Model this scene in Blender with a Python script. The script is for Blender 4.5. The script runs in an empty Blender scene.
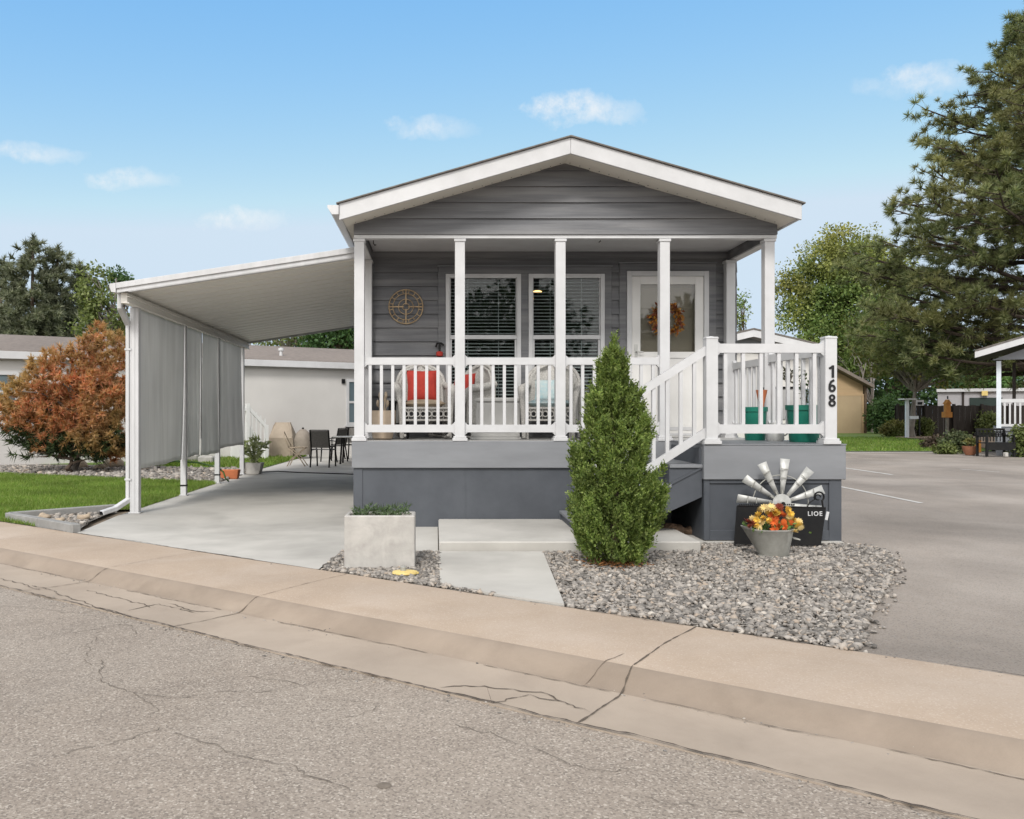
import bpy, bmesh, math, random
import numpy as np
from mathutils import Vector, Matrix
R = math.radians
rng = np.random.RandomState(7)
random.seed(7)
SC = bpy.context.scene
COL = SC.collection
F_, VX, HY, CH = 850.0, 436.0, 412.0, 1.37     # focal (px), vanishing point, eye height (m)

def G(px, py, z=0.0):
    "ground point seen at a picture position"
    Y = (CH - z) * F_ / (py - HY)
    return ((px - VX) * Y / F_, Y)
def WX(px, Y): return (px - VX) * Y / F_
def WZ(py, Y): return CH + (HY - py) * Y / F_

# ------------------------------------------------------------------ mesh helpers
class MB:
    def __init__(s): s.v = []; s.f = []
    def add(s, vs, fs):
        o = len(s.v); s.v.extend([tuple(map(float, p)) for p in vs]); s.f.extend([tuple(i + o for i in f) for f in fs]); return s
    def box(s, x0, x1, y0, y1, z0, z1):
        return s.add([(x0,y0,z0),(x1,y0,z0),(x1,y1,z0),(x0,y1,z0),(x0,y0,z1),(x1,y0,z1),(x1,y1,z1),(x0,y1,z1)],
                     [(0,3,2,1),(4,5,6,7),(0,1,5,4),(1,2,6,5),(2,3,7,6),(3,0,4,7)])
    def obox(s, c, size, rot=None):
        m = rot or Matrix.Identity(3); hx, hy, hz = [k / 2 for k in size]; c = Vector(c)
        vs = [c + m @ Vector((a*hx, b*hy, d*hz)) for d in (-1,1) for a, b in ((-1,-1),(1,-1),(1,1),(-1,1))]
        return s.add(vs, [(0,3,2,1),(4,5,6,7),(0,1,5,4),(1,2,6,5),(2,3,7,6),(3,0,4,7)])
    def bar(s, a, b, w, h, up=(0,0,1)):
        a, b = Vector(a), Vector(b); d = (b - a); L = d.length; d.normalize()
        u = Vector(up); sd = d.cross(u)
        if sd.length < 1e-4: sd = d.cross(Vector((1,0,0)))
        sd.normalize(); n = sd.cross(d)
        m = Matrix((d, sd, n)).transposed()
        return s.obox((a + b) / 2, (L, w, h), m)
    def prism(s, poly, y0, y1, axis='y'):
        "poly in the other two axes (x,z for axis y; y,z for axis x; x,y for axis z)"
        n = len(poly)
        def p(q, t):
            return {'y': (q[0], t, q[1]), 'x': (t, q[0], q[1]), 'z': (q[0], q[1], t)}[axis]
        vs = [p(q, y0) for q in poly] + [p(q, y1) for q in poly]
        fs = [tuple(range(n))[::-1], tuple(range(n, 2*n))] + [(i, (i+1) % n, n + (i+1) % n, n + i) for i in range(n)]
        return s.add(vs, fs)
    def tube(s, pts, rad, n=8, cap=True):
        pts = [Vector(p) for p in pts]; k = len(pts)
        if not hasattr(rad, '__len__'): rad = [rad] * k
        rings = []; prev = None
        for i, p in enumerate(pts):
            d = (pts[min(i+1, k-1)] - pts[max(i-1, 0)])
            if d.length < 1e-9: d = Vector((0,0,1))
            d.normalize()
            if prev is None:
                ref = Vector((0,0,1)) if abs(d.z) < .9 else Vector((1,0,0)); u = d.cross(ref).normalized()
            else:
                u = prev - d * prev.dot(d)
                u = u.normalized() if u.length > 1e-6 else d.cross(Vector((1,0,0))).normalized()
            prev = u; w = d.cross(u)
            rings.append([p + (u * math.cos(2*math.pi*j/n) + w * math.sin(2*math.pi*j/n)) * rad[i] for j in range(n)])
        vs = [q for r in rings for q in r]; fs = []
        for i in range(k-1):
            for j in range(n):
                fs.append((i*n+j, i*n+(j+1) % n, (i+1)*n+(j+1) % n, (i+1)*n+j))
        if cap: fs += [tuple(range(n))[::-1], tuple((k-1)*n + j for j in range(n))]
        return s.add(vs, fs)
    def lathe(s, prof, c=(0,0,0), n=24, sx=1, sy=1, closed_top=False):
        vs = []; fs = []
        for r, z in prof:
            for j in range(n):
                a = 2*math.pi*j/n; vs.append((c[0]+r*sx*math.cos(a), c[1]+r*sy*math.sin(a), c[2]+z))
        k = len(prof)
        for i in range(k-1):
            for j in range(n): fs.append((i*n+j, i*n+(j+1) % n, (i+1)*n+(j+1) % n, (i+1)*n+j))
        fs.append(tuple(range(n))[::-1])
        if closed_top: fs.append(tuple((k-1)*n+j for j in range(n)))
        return s.add(vs, fs)
    def torus(s, c, R0, r, axis='y', n=32, m=8, a0=0, a1=2*math.pi):
        full = abs(a1 - a0 - 2*math.pi) < 1e-6; vs = []; fs = []; N = n if full else n + 1
        for i in range(N):
            a = a0 + (a1-a0)*i/n
            for j in range(m):
                b = 2*math.pi*j/m; q = R0 + r*math.cos(b); h = r*math.sin(b)
                u, w = q*math.cos(a), q*math.sin(a)
                vs.append({'y': (c[0]+u, c[1]+h, c[2]+w), 'x': (c[0]+h, c[1]+u, c[2]+w), 'z': (c[0]+u, c[1]+w, c[2]+h)}[axis])
        for i in range(n):
            for j in range(m):
                fs.append((i*m+j, i*m+(j+1) % m, ((i+1) % N)*m+(j+1) % m, ((i+1) % N)*m+j))
        return s.add(vs, fs)
    def ball(s, c, r, n=10, m=7):
        if not hasattr(r, '__len__'): r = (r, r, r)
        vs = [(c[0], c[1], c[2]-r[2])]; fs = []
        for i in range(1, m):
            t = -math.pi/2 + math.pi*i/m
            for j in range(n):
                a = 2*math.pi*j/n; vs.append((c[0]+r[0]*math.cos(t)*math.cos(a), c[1]+r[1]*math.cos(t)*math.sin(a), c[2]+r[2]*math.sin(t)))
        vs.append((c[0], c[1], c[2]+r[2])); top = len(vs)-1
        for j in range(n):
            fs.append((0, 1+(j+1) % n, 1+j)); fs.append((top, 1+(m-2)*n+j, 1+(m-2)*n+(j+1) % n))
        for i in range(m-2):
            for j in range(n): fs.append((1+i*n+j, 1+i*n+(j+1) % n, 1+(i+1)*n+(j+1) % n, 1+(i+1)*n+j))
        return s.add(vs, fs)

def root_loc(p):
    while p.parent: p = p.parent
    return p.location.copy()
def mesh_obj(name, v, f, mat, parent=None, smooth=None, bevel=0, fix=True):
    me = bpy.data.meshes.new(name)
    if parent is not None:
        L = root_loc(parent)
        if L.length > 0:
            v = np.asarray(v, dtype=float) - np.array(L)
    me.from_pydata([tuple(p) for p in v] if not isinstance(v, list) else v, [], f)
    if fix and len(f) < 30000:
        bm = bmesh.new(); bm.from_mesh(me)
        bmesh.ops.recalc_face_normals(bm, faces=bm.faces)
        if bevel:
            es = [e for e in bm.edges if len(e.link_faces) == 2 and e.calc_face_angle(0) > R(40)]
            bmesh.ops.bevel(bm, geom=es, offset=bevel, segments=1, profile=.6, affect='EDGES', clamp_overlap=True)
        bm.to_mesh(me); bm.free()
    if smooth is not None:
        me.polygons.foreach_set('use_smooth', [True]*len(me.polygons))
        if smooth < 180: me.set_sharp_from_angle(angle=R(smooth))
    me.update()
    o = bpy.data.objects.new(name, me); COL.objects.link(o)
    if mat: me.materials.append(mat)
    if parent is not None: o.parent = parent
    return o
def part(name, mb, mat, parent, smooth=None, bevel=0): return mesh_obj(name, mb.v, mb.f, mat, parent, smooth, bevel)
def tag(o, label, cat, group=None):
    o['label'] = label; o['category'] = cat
    if group: o['group'] = group
    return o
def thing(name, label, cat, loc=(0,0,0), group=None):
    o = bpy.data.objects.new(name, None); o.empty_display_size = .1; COL.objects.link(o); o.location = loc
    return tag(o, label, cat, group)
def struct(name, mb, mat, smooth=None, kind='structure'):
    o = mesh_obj(name, mb.v, mb.f, mat, None, smooth); o['kind'] = kind; return o
def copy_tree(o, parent=None):
    c = o.copy(); COL.objects.link(c)
    if parent is not None: c.parent = parent
    for ch in list(o.children): copy_tree(ch, c)
    return c

# ------------------------------------------------------------------ materials
def newmat(name):
    m = bpy.data.materials.new(name); m.use_nodes = True
    nt = m.node_tree; nt.nodes.clear()
    return m, nt
class NT:
    def __init__(s, nt): s.nt = nt
    def n(s, t, **kw):
        x = s.nt.nodes.new(t)
        for k, v in kw.items():
            if k.startswith('i_'): x.inputs[k[2:]].default_value = v
            else: setattr(x, k, v)
        return x
    def l(s, a, b): s.nt.links.new(a, b)
    def mix(s, fac, a, b, mode='MIX'):
        x = s.nt.nodes.new('ShaderNodeMix'); x.data_type = 'RGBA'; x.blend_type = mode
        for k, v in ((0, fac), (6, a), (7, b)):
            if hasattr(v, 'is_linked'): s.l(v, x.inputs[k])
            elif isinstance(v, (int, float)): x.inputs[k].default_value = v
            else: x.inputs[k].default_value = (*v[:3], 1)
        return x.outputs[2]
    def math(s, op, a, b=None, clamp=False):
        x = s.nt.nodes.new('ShaderNodeMath'); x.operation = op; x.use_clamp = clamp
        for k, v in ((0, a), (1, b)):
            if v is None: continue
            if hasattr(v, 'is_linked'): s.l(v, x.inputs[k])
            else: x.inputs[k].default_value = v
        return x.outputs[0]
    def ramp(s, fac, stops):
        x = s.nt.nodes.new('ShaderNodeValToRGB'); e = x.color_ramp.elements
        while len(e) < len(stops): e.new(.5)
        for q, (p, c) in zip(e, stops):
            q.position = p; q.color = (*c, 1) if hasattr(c, '__len__') else (c, c, c, 1)
        s.l(fac, x.inputs[0]); return x.outputs[0]
    def noise(s, vec, scale, detail=4, rough=.6, dist=0):
        x = s.nt.nodes.new('ShaderNodeTexNoise'); x.inputs['Scale'].default_value = scale
        x.inputs['Detail'].default_value = detail; x.inputs['Roughness'].default_value = rough; x.inputs['Distortion'].default_value = dist
        if vec is not None: s.l(vec, x.inputs['Vector'])
        return x.outputs['Fac']

def mat(name, c1, c2=None, rough=.6, sc=5, big=.0, bump=0, bsc=60, metal=0, spec=.35, stretch=(1,1,1), speck=None, ssc=90, sfac=.5, c3=None, sc3=.6, dirt=None):
    m, nt = newmat(name); N = NT(nt)
    out = N.n('ShaderNodeOutputMaterial'); b = N.n('ShaderNodeBsdfPrincipled'); N.l(b.outputs[0], out.inputs[0])
    tc = N.n('ShaderNodeTexCoord'); mp = N.n('ShaderNodeMapping'); mp.inputs['Scale'].default_value = stretch
    N.l(tc.outputs['Object'], mp.inputs[0]); v = mp.outputs[0]
    c2 = c2 or tuple(k * .82 for k in c1)
    col = N.mix(N.ramp(N.noise(v, sc, 6, .62), [(.36, 0.), (.64, 1.)]), c1, c2)
    if c3: col = N.mix(N.ramp(N.noise(v, sc3, 5, .6, .4), [(.45, 0.), (.68, 1.)]), col, c3)
    if speck:
        vo = N.n('ShaderNodeTexVoronoi', i_Scale=ssc); N.l(tc.outputs['Object'], vo.inputs['Vector'])
        wn = N.n('ShaderNodeTexWhiteNoise'); wn.noise_dimensions = '3D'; N.l(vo.outputs['Position'], wn.inputs['Vector'])
        k = 0
        for cc, lo, hi in speck:
            msk = N.math('MULTIPLY', N.math('GREATER_THAN', wn.outputs['Value'], lo), N.math('LESS_THAN', wn.outputs['Value'], hi))
            col = N.mix(N.math('MULTIPLY', msk, sfac), col, cc)
    if big:
        col = N.mix(1.0, col, N.ramp(N.noise(tc.outputs['Object'], .35, 4, .6, .5), [(.3, (1-big,)*3), (.7, (1+big*.4,)*3)]), 'MULTIPLY')
    N.l(col, b.inputs['Base Color'])
    b.inputs['Roughness'].default_value = rough; b.inputs['Metallic'].default_value = metal; b.inputs['Specular IOR Level'].default_value = spec
    if bump:
        bp = N.n('ShaderNodeBump'); bp.inputs['Strength'].default_value = min(1, bump); bp.inputs['Distance'].default_value = .01
        N.l(N.noise(v, bsc, 4, .65), bp.inputs['Height']); N.l(bp.outputs[0], b.inputs['Normal'])
    return m
def foliage(name, cols, clump=1.2, lo=.6, hi=1.25, transl=.25, patch=None, psc=.5):
    m, nt = newmat(name); N = NT(nt)
    out = N.n('ShaderNodeOutputMaterial'); d = N.n('ShaderNodeBsdfPrincipled'); t = N.n('ShaderNodeBsdfTranslucent'); mx = N.n('ShaderNodeMixShader')
    g = N.n('ShaderNodeNewGeometry'); tc = N.n('ShaderNodeTexCoord')
    k = len(cols); col = N.ramp(g.outputs['Random Per Island'], [(i / max(1, k-1), c) for i, c in enumerate(cols)])
    if patch: col = N.mix(N.ramp(N.noise(tc.outputs['Object'], psc, 2, .5), [(.42, 0.), (.6, 1.)]), col, N.ramp(g.outputs['Random Per Island'], [(0, patch[0]), (1, patch[1])]))
    col = N.mix(1.0, col, N.ramp(N.noise(tc.outputs['Object'], clump, 3, .6), [(.32, (lo,)*3), (.68, (hi,)*3)]), 'MULTIPLY')
    N.l(col, d.inputs['Base Color']); d.inputs['Roughness'].default_value = .55; d.inputs['Specular IOR Level'].default_value = .25
    N.l(N.mix(1.0, col, (1.25, 1.25, .7), 'MULTIPLY'), t.inputs['Color'])
    mx.inputs[0].default_value = transl; N.l(d.outputs[0], mx.inputs[1]); N.l(t.outputs[0], mx.inputs[2]); N.l(mx.outputs[0], out.inputs[0])
    return m
def glass_mat(name, tint=(.9, .95, .95), refl=1.0):
    m, nt = newmat(name); N = NT(nt)
    out = N.n('ShaderNodeOutputMaterial'); t = N.n('ShaderNodeBsdfTransparent'); g = N.n('ShaderNodeBsdfGlossy'); mx = N.n('ShaderNodeMixShader')
    fr = N.n('ShaderNodeFresnel'); fr.inputs['IOR'].default_value = 1.5
    t.inputs[0].default_value = (*tint, 1); g.inputs['Roughness'].default_value = .02; g.inputs['Color'].default_value = (1, 1, 1, 1)
    N.l(N.math('MULTIPLY', fr.outputs[0], refl, True), mx.inputs[0]); N.l(t.outputs[0], mx.inputs[1]); N.l(g.outputs[0], mx.inputs[2]); N.l(mx.outputs[0], out.inputs[0])
    return m
def emit_mat(name, c, s):
    m, nt = newmat(name); N = NT(nt); out = N.n('ShaderNodeOutputMaterial'); e = N.n('ShaderNodeEmission')
    e.inputs[0].default_value = (*c, 1); e.inputs[1].default_value = s; N.l(e.outputs[0], out.inputs[0]); return m

white = mat('white_vinyl', (.535, .535, .54), (.475, .475, .478), rough=.42, sc=3, big=.05)
white_metal = mat('white_enamel_metal', (.545, .545, .55), (.47, .47, .472), rough=.4, sc=2, stretch=(4, 4, .6), big=.08)
soffitm = mat('soffit_cream', (.70, .67, .60), (.64, .61, .545), rough=.6, sc=2)
siding_dark = mat('charcoal_siding', (.102, .104, .111), (.158, .161, .169), rough=.6, sc=3.0, stretch=(.3, 1, 7), big=.14, c3=(.205, .204, .206), sc3=1.3, bump=.25, bsc=40)
skirt_dark = mat('slate_skirting', (.060, .066, .077), (.076, .083, .095), rough=.55, sc=2.2, big=.1, bump=.1, bsc=30)
band_grey = mat('grey_rim_board', (.178, .184, .195), (.212, .219, .231), rough=.5, sc=2.5, stretch=(.4, 1, 2), big=.08)
deck_grey = mat('grey_deck_boards', (.36, .355, .345), (.42, .415, .40), rough=.6, sc=3)
shingle = mat('weathered_shingles', (.10, .09, .083), (.155, .14, .125), rough=.9, sc=9, bump=.6, bsc=40)
shingle_brown = mat('brown_shingles', (.155, .128, .11), (.21, .175, .15), rough=.9, sc=7, stretch=(1, 1, 4), big=.15, bump=.5, bsc=30)
concrete = mat('pale_concrete', (.485, .466, .43), (.445, .426, .392), rough=.85, sc=2.2, big=.2, bump=.15, bsc=70, c3=(.345, .33, .303), sc3=.6)
concrete_dirty = mat('old_concrete', (.34, .325, .30), (.27, .255, .235), rough=.9, sc=4, big=.15, bump=.2, bsc=50)
planter_con = mat('cast_concrete', (.40, .385, .36), (.32, .305, .285), rough=.85, sc=6, bump=.2, bsc=40, c3=(.46, .44, .41), sc3=5)
walk_tan = mat('tan_concrete', (.39, .308, .236), (.35, .274, .208), rough=.9, sc=1.6, big=.14, bump=.2, bsc=80, c3=(.405, .33, .265), sc3=1.1, speck=[((.30, .23, .18), 0, .06), ((.5, .43, .36), .9, 1)], ssc=140, sfac=.35)
asphalt = mat('worn_asphalt', (.295, .248, .204), (.252, .211, .174), rough=.92, sc=2.5, big=.12, bump=.55, bsc=110, c3=(.305, .262, .22), sc3=.5,
              speck=[((.12, .10, .083), 0, .20), ((.40, .35, .295), .76, .94), ((.56, .50, .43), .94, 1)], ssc=115, sfac=.5)
asphalt_lot = mat('smooth_asphalt', (.288, .247, .21), (.243, .208, .177), rough=.9, sc=1.4, stretch=(1, .6, 1), big=.3, bump=.35, bsc=110, c3=(.325, .285, .248), sc3=.4,
              speck=[((.09, .082, .074), 0, .16), ((.30, .28, .26), .82, 1)], ssc=120, sfac=.4)
soil = mat('bare_soil', (.20, .155, .11), (.14, .11, .08), rough=.95, sc=3, bump=.4, bsc=25)
gravel_bed = mat('gravel_fines', (.21, .19, .168), (.13, .118, .105), rough=.95, sc=40, bump=.15, bsc=60)
paint_line = mat('worn_white_paint', (.55, .54, .52), (.38, .36, .33), rough=.8, sc=9)
crackm = mat('dark_crack', (.075, .06, .047), (.11, .088, .068), rough=1, sc=30)
bark = mat('brown_bark', (.115, .083, .06), (.06, .044, .033), rough=.95, sc=14, stretch=(1, 1, .3), bump=.8, bsc=30)
bark_grey = mat('grey_bark', (.23, .205, .18), (.14, .122, .105), rough=.95, sc=10, stretch=(1, 1, .3), bump=.6, bsc=30)
black_metal = mat('black_metal', (.008, .008, .009), (.013, .0125, .012), rough=.5, sc=6, spec=.18)
black_paint = mat('black_paint', (.012, .012, .013), rough=.4)
galv = mat('galvanised_steel', (.52, .52, .50), (.36, .36, .34), rough=.5, metal=.35, sc=9)
galv_dull = mat('dull_galvanised', (.36, .355, .325), (.26, .255, .23), rough=.55, metal=.3, sc=7)
bronze = mat('aged_bronze', (.38, .285, .17), (.24, .17, .10), rough=.5, metal=.4, sc=12)
wicker = mat('white_wicker', (.50, .485, .455), (.30, .29, .27), rough=.7, sc=60, bump=.6, bsc=90)
red_cloth = mat('red_cloth', (.36, .035, .024), (.29, .028, .02), rough=.85, sc=12, bump=.15)
tan_cloth = mat('tan_cloth', (.42, .34, .245), (.34, .27, .19), rough=.9, sc=8)
blue_cloth = mat('pale_blue_cloth', (.30, .42, .45), (.42, .47, .46), rough=.9, sc=20)
cream_pot = mat('cream_ceramic', (.52, .42, .32), (.44, .35, .26), rough=.6, sc=6)
green_pot = mat('green_plastic', (.010, .155, .105), (.008, .12, .085), rough=.38, sc=4)
terracotta = mat('terracotta', (.47, .15, .06), (.38, .12, .05), rough=.75, sc=8)
door_beige = mat('greige_door_paint', (.36, .33, .28), (.32, .29, .245), rough=.55, sc=2)
storm_white = mat('storm_door_white', (.66, .65, .63), (.60, .59, .57), rough=.4, sc=2)
blindm = mat('blind_slat', (.72, .71, .69), rough=.6)
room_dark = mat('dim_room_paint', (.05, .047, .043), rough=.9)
neigh_wall = mat('pale_grey_stucco', (.545, .53, .51), (.51, .495, .475), rough=.9, sc=.8, big=.06, bump=.1, bsc=40)
tan_siding = mat('tan_siding', (.40, .285, .165), (.36, .255, .148), rough=.75, sc=2, stretch=(.3, 1, 4))
tan_panel = mat('tan_panel', (.36, .275, .17), (.33, .25, .155), rough=.7, sc=1)
grey_siding = mat('mid_grey_siding', (.22, .23, .25), (.19, .20, .215), rough=.6, sc=2)
fence_wood = mat('dark_stained_wood', (.035, .027, .022), (.022, .017, .014), rough=.8, sc=6, stretch=(6, 1, .5))
screen_cloth = mat('grey_screen_cloth', (.38, .375, .36), (.31, .305, .295), rough=.8, sc=2.2, stretch=(3, 3, .25), big=.1, bump=.15, bsc=120)
def cloth_mat(name, c1, c2, tr):
    m = mat(name, c1, c2, rough=.85, sc=2.2, stretch=(3, 3, .25), big=.1, bump=.1, bsc=120); nt = m.node_tree; N = NT(nt)
    b = [n for n in nt.nodes if n.type == 'BSDF_PRINCIPLED'][0]; o = [n for n in nt.nodes if n.type == 'OUTPUT_MATERIAL'][0]
    t = N.n('ShaderNodeBsdfTranslucent'); N.l(b.inputs['Base Color'].links[0].from_socket, t.inputs[0]); mx = N.n('ShaderNodeMixShader'); mx.inputs[0].default_value = tr
    N.l(b.outputs[0], mx.inputs[1]); N.l(t.outputs[0], mx.inputs[2]); N.l(mx.outputs[0], o.inputs[0]); return m
screen_cloth = cloth_mat('grey_screen_cloth', (.70, .695, .68), (.62, .615, .60), .62)
pan_metal = mat('cream_pan_metal', (.82, .795, .735), (.805, .78, .72), rough=.45, sc=.6)
cover_tan = mat('tan_grill_cover', (.36, .30, .235), (.29, .24, .185), rough=.85, sc=3)
sling = mat('grey_sling_mesh', (.15, .14, .128), (.11, .105, .096), rough=.8, sc=40)
yellow_pl = mat('yellow_plastic', (.66, .52, .20), (.56, .42, .15), rough=.5, sc=10)
orange_wood = mat('orange_painted_wood', (.50, .22, .05), (.40, .17, .04), rough=.7, sc=6)
stone_m, _nt = newmat('crushed_stone'); _N = NT(_nt)
_o = _N.n('ShaderNodeOutputMaterial'); _b = _N.n('ShaderNodeBsdfPrincipled'); _g = _N.n('ShaderNodeNewGeometry')
_N.l(_N.ramp(_g.outputs['Random Per Island'], [(0, (.085, .077, .069)), (.25, (.17, .155, .139)), (.55, (.255, .232, .208)), (.8, (.345, .313, .278)), (.95, (.31, .25, .195)), (1, (.48, .45, .405))]), _b.inputs['Base Color'])
_b.inputs['Roughness'].default_value = .85; _N.l(_b.outputs[0], _o.inputs[0])
rock_tan = mat('tan_rock', (.42, .34, .25), (.30, .24, .18), rough=.9, sc=8, bump=.5, bsc=20)
grass_m = foliage('lawn_blades', [(.10, .175, .025), (.15, .245, .042), (.20, .29, .06), (.27, .30, .10)], clump=1.1, lo=.75, hi=1.2, transl=.4)
grass_base = mat('lawn_thatch', (.09, .13, .028), (.12, .15, .045), rough=.95, sc=18, c3=(.10, .105, .035), sc3=.9, bump=.5, bsc=60)
far_lawn = mat('far_lawn_turf', (.12, .19, .035), (.09, .15, .028), rough=.95, sc=5, c3=(.13, .165, .045), sc3=.5, bump=.6, bsc=40)

# ------------------------------------------------------------------ foliage generators (numpy)
def unit(v): return v / np.maximum(1e-9, np.linalg.norm(v, axis=-1, keepdims=True))
def rdir(n): return unit(rng.normal(size=(n, 3)))
def leaf_quads(P, D, Nn, L, Wd):
    "diamond leaves at P pointing along D with normal near Nn"
    D = unit(D); S = unit(np.cross(D, Nn)); n = len(P)
    L = np.asarray(L).reshape(-1, 1) * np.ones((n, 1)); Wd = np.asarray(Wd).reshape(-1, 1) * np.ones((n, 1))
    up = unit(np.cross(S, D))
    v = np.stack([P, P + D*L*.45 + S*Wd*.5 + up*L*.06, P + D*L, P + D*L*.45 - S*Wd*.5 + up*L*.06], 1).reshape(-1, 3)
    f = np.arange(n*4).reshape(-1, 4)
    return v, f
def blades(P, D, L, Wd):
    D = unit(D); S = unit(np.cross(D, rdir(len(P)))); L = np.asarray(L).reshape(-1, 1); Wd = np.asarray(Wd).reshape(-1, 1)
    v = np.stack([P - S*Wd*.5, P + S*Wd*.5, P + D*L], 1).reshape(-1, 3)
    return v, np.arange(len(P)*3).reshape(-1, 3)
def np_obj(name, v, f, m, parent):
    me = bpy.data.meshes.new(name)
    if parent is not None: v = v - np.array(root_loc(parent))
    n, k = f.shape
    me.vertices.add(len(v)); me.vertices.foreach_set('co', np.ascontiguousarray(v, dtype=np.float32).ravel())
    me.loops.add(n*k); me.loops.foreach_set('vertex_index', np.ascontiguousarray(f, dtype=np.int32).ravel())
    me.polygons.add(n); me.polygons.foreach_set('loop_start', np.arange(0, n*k, k, dtype=np.int32))
    me.update(calc_edges=True); me.materials.append(m)
    o = bpy.data.objects.new(name, me); COL.objects.link(o)
    if parent is not None: o.parent = parent
    return o
def clump_points(ells, n, shell=.45):
    "clump centres through a union of ellipsoids, biased to the outside"
    out = []
    w = np.array([e[3]*e[4]*e[5] for e in ells]); w = w / w.sum()
    for i in range(n):
        e = ells[rng.choice(len(ells), p=w)]
        d = rdir(1)[0]; r = shell + (1-shell) * rng.rand()**.6
        out.append((e[0]+d[0]*e[3]*r, e[1]+d[1]*e[4]*r, e[2]+d[2]*e[5]*r))
    return np.array(out)
def leaf_crown(C, rad, per, size, flat=.75):
    P = []; D = []; Nn = []
    for c in C:
        r = rad * (.6 + .8*rng.rand()); d = rdir(per); q = r * (.35 + .65*rng.rand(per, 1)**.7)
        p = c + d * q * np.array([1, 1, flat]); P.append(p); D.append(d*.6 + rdir(per)*.8 + np.array([0, 0, -.25])); Nn.append(d + rdir(per)*.7 + np.array([0, 0, .6]))
    P = np.concatenate(P); D = np.concatenate(D); Nn = np.concatenate(Nn); s = size * (.65 + .7*rng.rand(len(P)))
    return leaf_quads(P, D, Nn, s, s*.62)
def tufts(T, A, K, L, W, spread=1.0):
    "needle bursts: T tips, A axes"
    n = len(T); P = np.repeat(T, K, 0); Ax = np.repeat(unit(A), K, 0)
    off = rng.rand(n*K, 1)
    D = Ax*(.35 + .5*rng.rand(n*K, 1)) + rdir(n*K)*spread*.8
    P = P - Ax * off * L * .7
    return blades(P, D, L*(.6+.5*rng.rand(n*K)), np.full(n*K, W))
def pompoms(T, A, K, L, W):
    "round bursts of long needles at the twig ends, open towards the twig"
    n = len(T); Ax = np.repeat(unit(A), K, 0); D = unit(rdir(n*K)+Ax*.75); sc = np.repeat(.7+.6*rng.rand(n), K)
    return blades(np.repeat(T, K, 0)+D*.03, D, L*sc*(.75+.35*rng.rand(n*K)), np.full(n*K, W))
def curve(a, b, sag, k=6, wob=.05):
    a, b = np.array(a, float), np.array(b, float); L = np.linalg.norm(b-a); pts = []
    for i in range(k):
        t = i/(k-1); p = a + (b-a)*t; p = p + np.array([0, 0, sag*math.sin(math.pi*t)]) + (rng.normal(size=3)*wob*L*.3 if 0 < i < k-1 else 0); pts.append(p)
    return pts
def branches(mb, trunk_pts, trunk_r, ends, r0, sag=.4, n=5):
    mb.tube(trunk_pts, trunk_r, 9)
    tp = np.array(trunk_pts, float)
    for e in ends:
        j = int(np.argmin(np.linalg.norm(tp[:, :2]-np.array(e)[:2], axis=1) * .3 + np.abs(tp[:, 2] - (e[2]*.72))))
        pts = curve(tp[j], e, sag, 6, .12); mb.tube(pts, [r0*(1-.85*i/5) for i in range(6)], n, cap=False)

# ------------------------------------------------------------------ the ground
# kerb line frame: t runs along the kerb (towards the right), d runs out into the street
P0 = np.array([.91, 5.97]); TD = np.array([.8066, -.5911]); DD = np.array([-.5911, -.8066])
def K(t, d, z=0.0):
    q = P0 + TD*t + DD*d; return (q[0], q[1], z)
struct('ground', MB().add([(-400,-300,-.3),(400,-300,-.3),(400,500,-.3),(-400,500,-.3)], [(0,1,2,3)]), soil)
def lot_poly(pts, z): return MB().add([(p[0], p[1], z) for p in pts], [tuple(range(len(pts)))])
struct('lot_soil', lot_poly([K(-70, 0)[:2], K(60, 0)[:2], (90, 140), (-90, 140)], -.034), soil)
prof = [(-.002,-.20),(0,0.0),(.5,.001),(1.01,-.008),(1.05,-.018),(1.11,-.052),(1.165,-.09),(1.20,-.1),(1.5,-.096),(1.77,-.086),(1.772,-.2)]
ts = np.concatenate([[-70,-40,-20,-12], np.arange(-9, 6.01, .25), [9, 15, 30, 60]])
mb = MB(); nP = len(prof)
for t in ts:
    for j, (d, z) in enumerate(prof):
        wob = .006*math.sin(t*4.1+2*j) if j > 8 else 0
        mb.v.append(K(t, d + wob, z + .0015*math.sin(t*2.3+j*.2)))
for i in range(len(ts)-1):
    for j in range(nP-1):
        a = i*nP+j; mb.f.append((a, a+1, a+nP+1, a+nP))
kerb = struct('pavement', mb, walk_tan, smooth=24)
dark_face = mat('dark_kerb_face', (.275, .22, .172), (.235, .187, .145), rough=.95, sc=2.2, big=.2, bump=.25, bsc=80, c3=(.315, .255, .20), sc3=1.4)  # darker concrete tone for the sloping kerb faces
pan_c = mat('gutter_concrete', (.345, .285, .228), (.30, .245, .195), rough=.95, sc=1.8, big=.18, bump=.2, bsc=80, c3=(.375, .31, .25), sc3=1.0)
kerb.data.materials.append(dark_face); kerb.data.materials.append(pan_c)
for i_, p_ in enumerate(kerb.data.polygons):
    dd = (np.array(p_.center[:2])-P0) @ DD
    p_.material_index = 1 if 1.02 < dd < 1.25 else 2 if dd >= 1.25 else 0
def kz(d):
    for (a, za), (b, zb) in zip(prof[1:-1], prof[2:-1]):
        if a <= d <= b: return za + (zb-za)*(d-a)/max(1e-6, b-a)
    return 0
def road_z(d): return -.093 + .028*min(max(d-1.75, 0), 4.5)*.25
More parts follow.
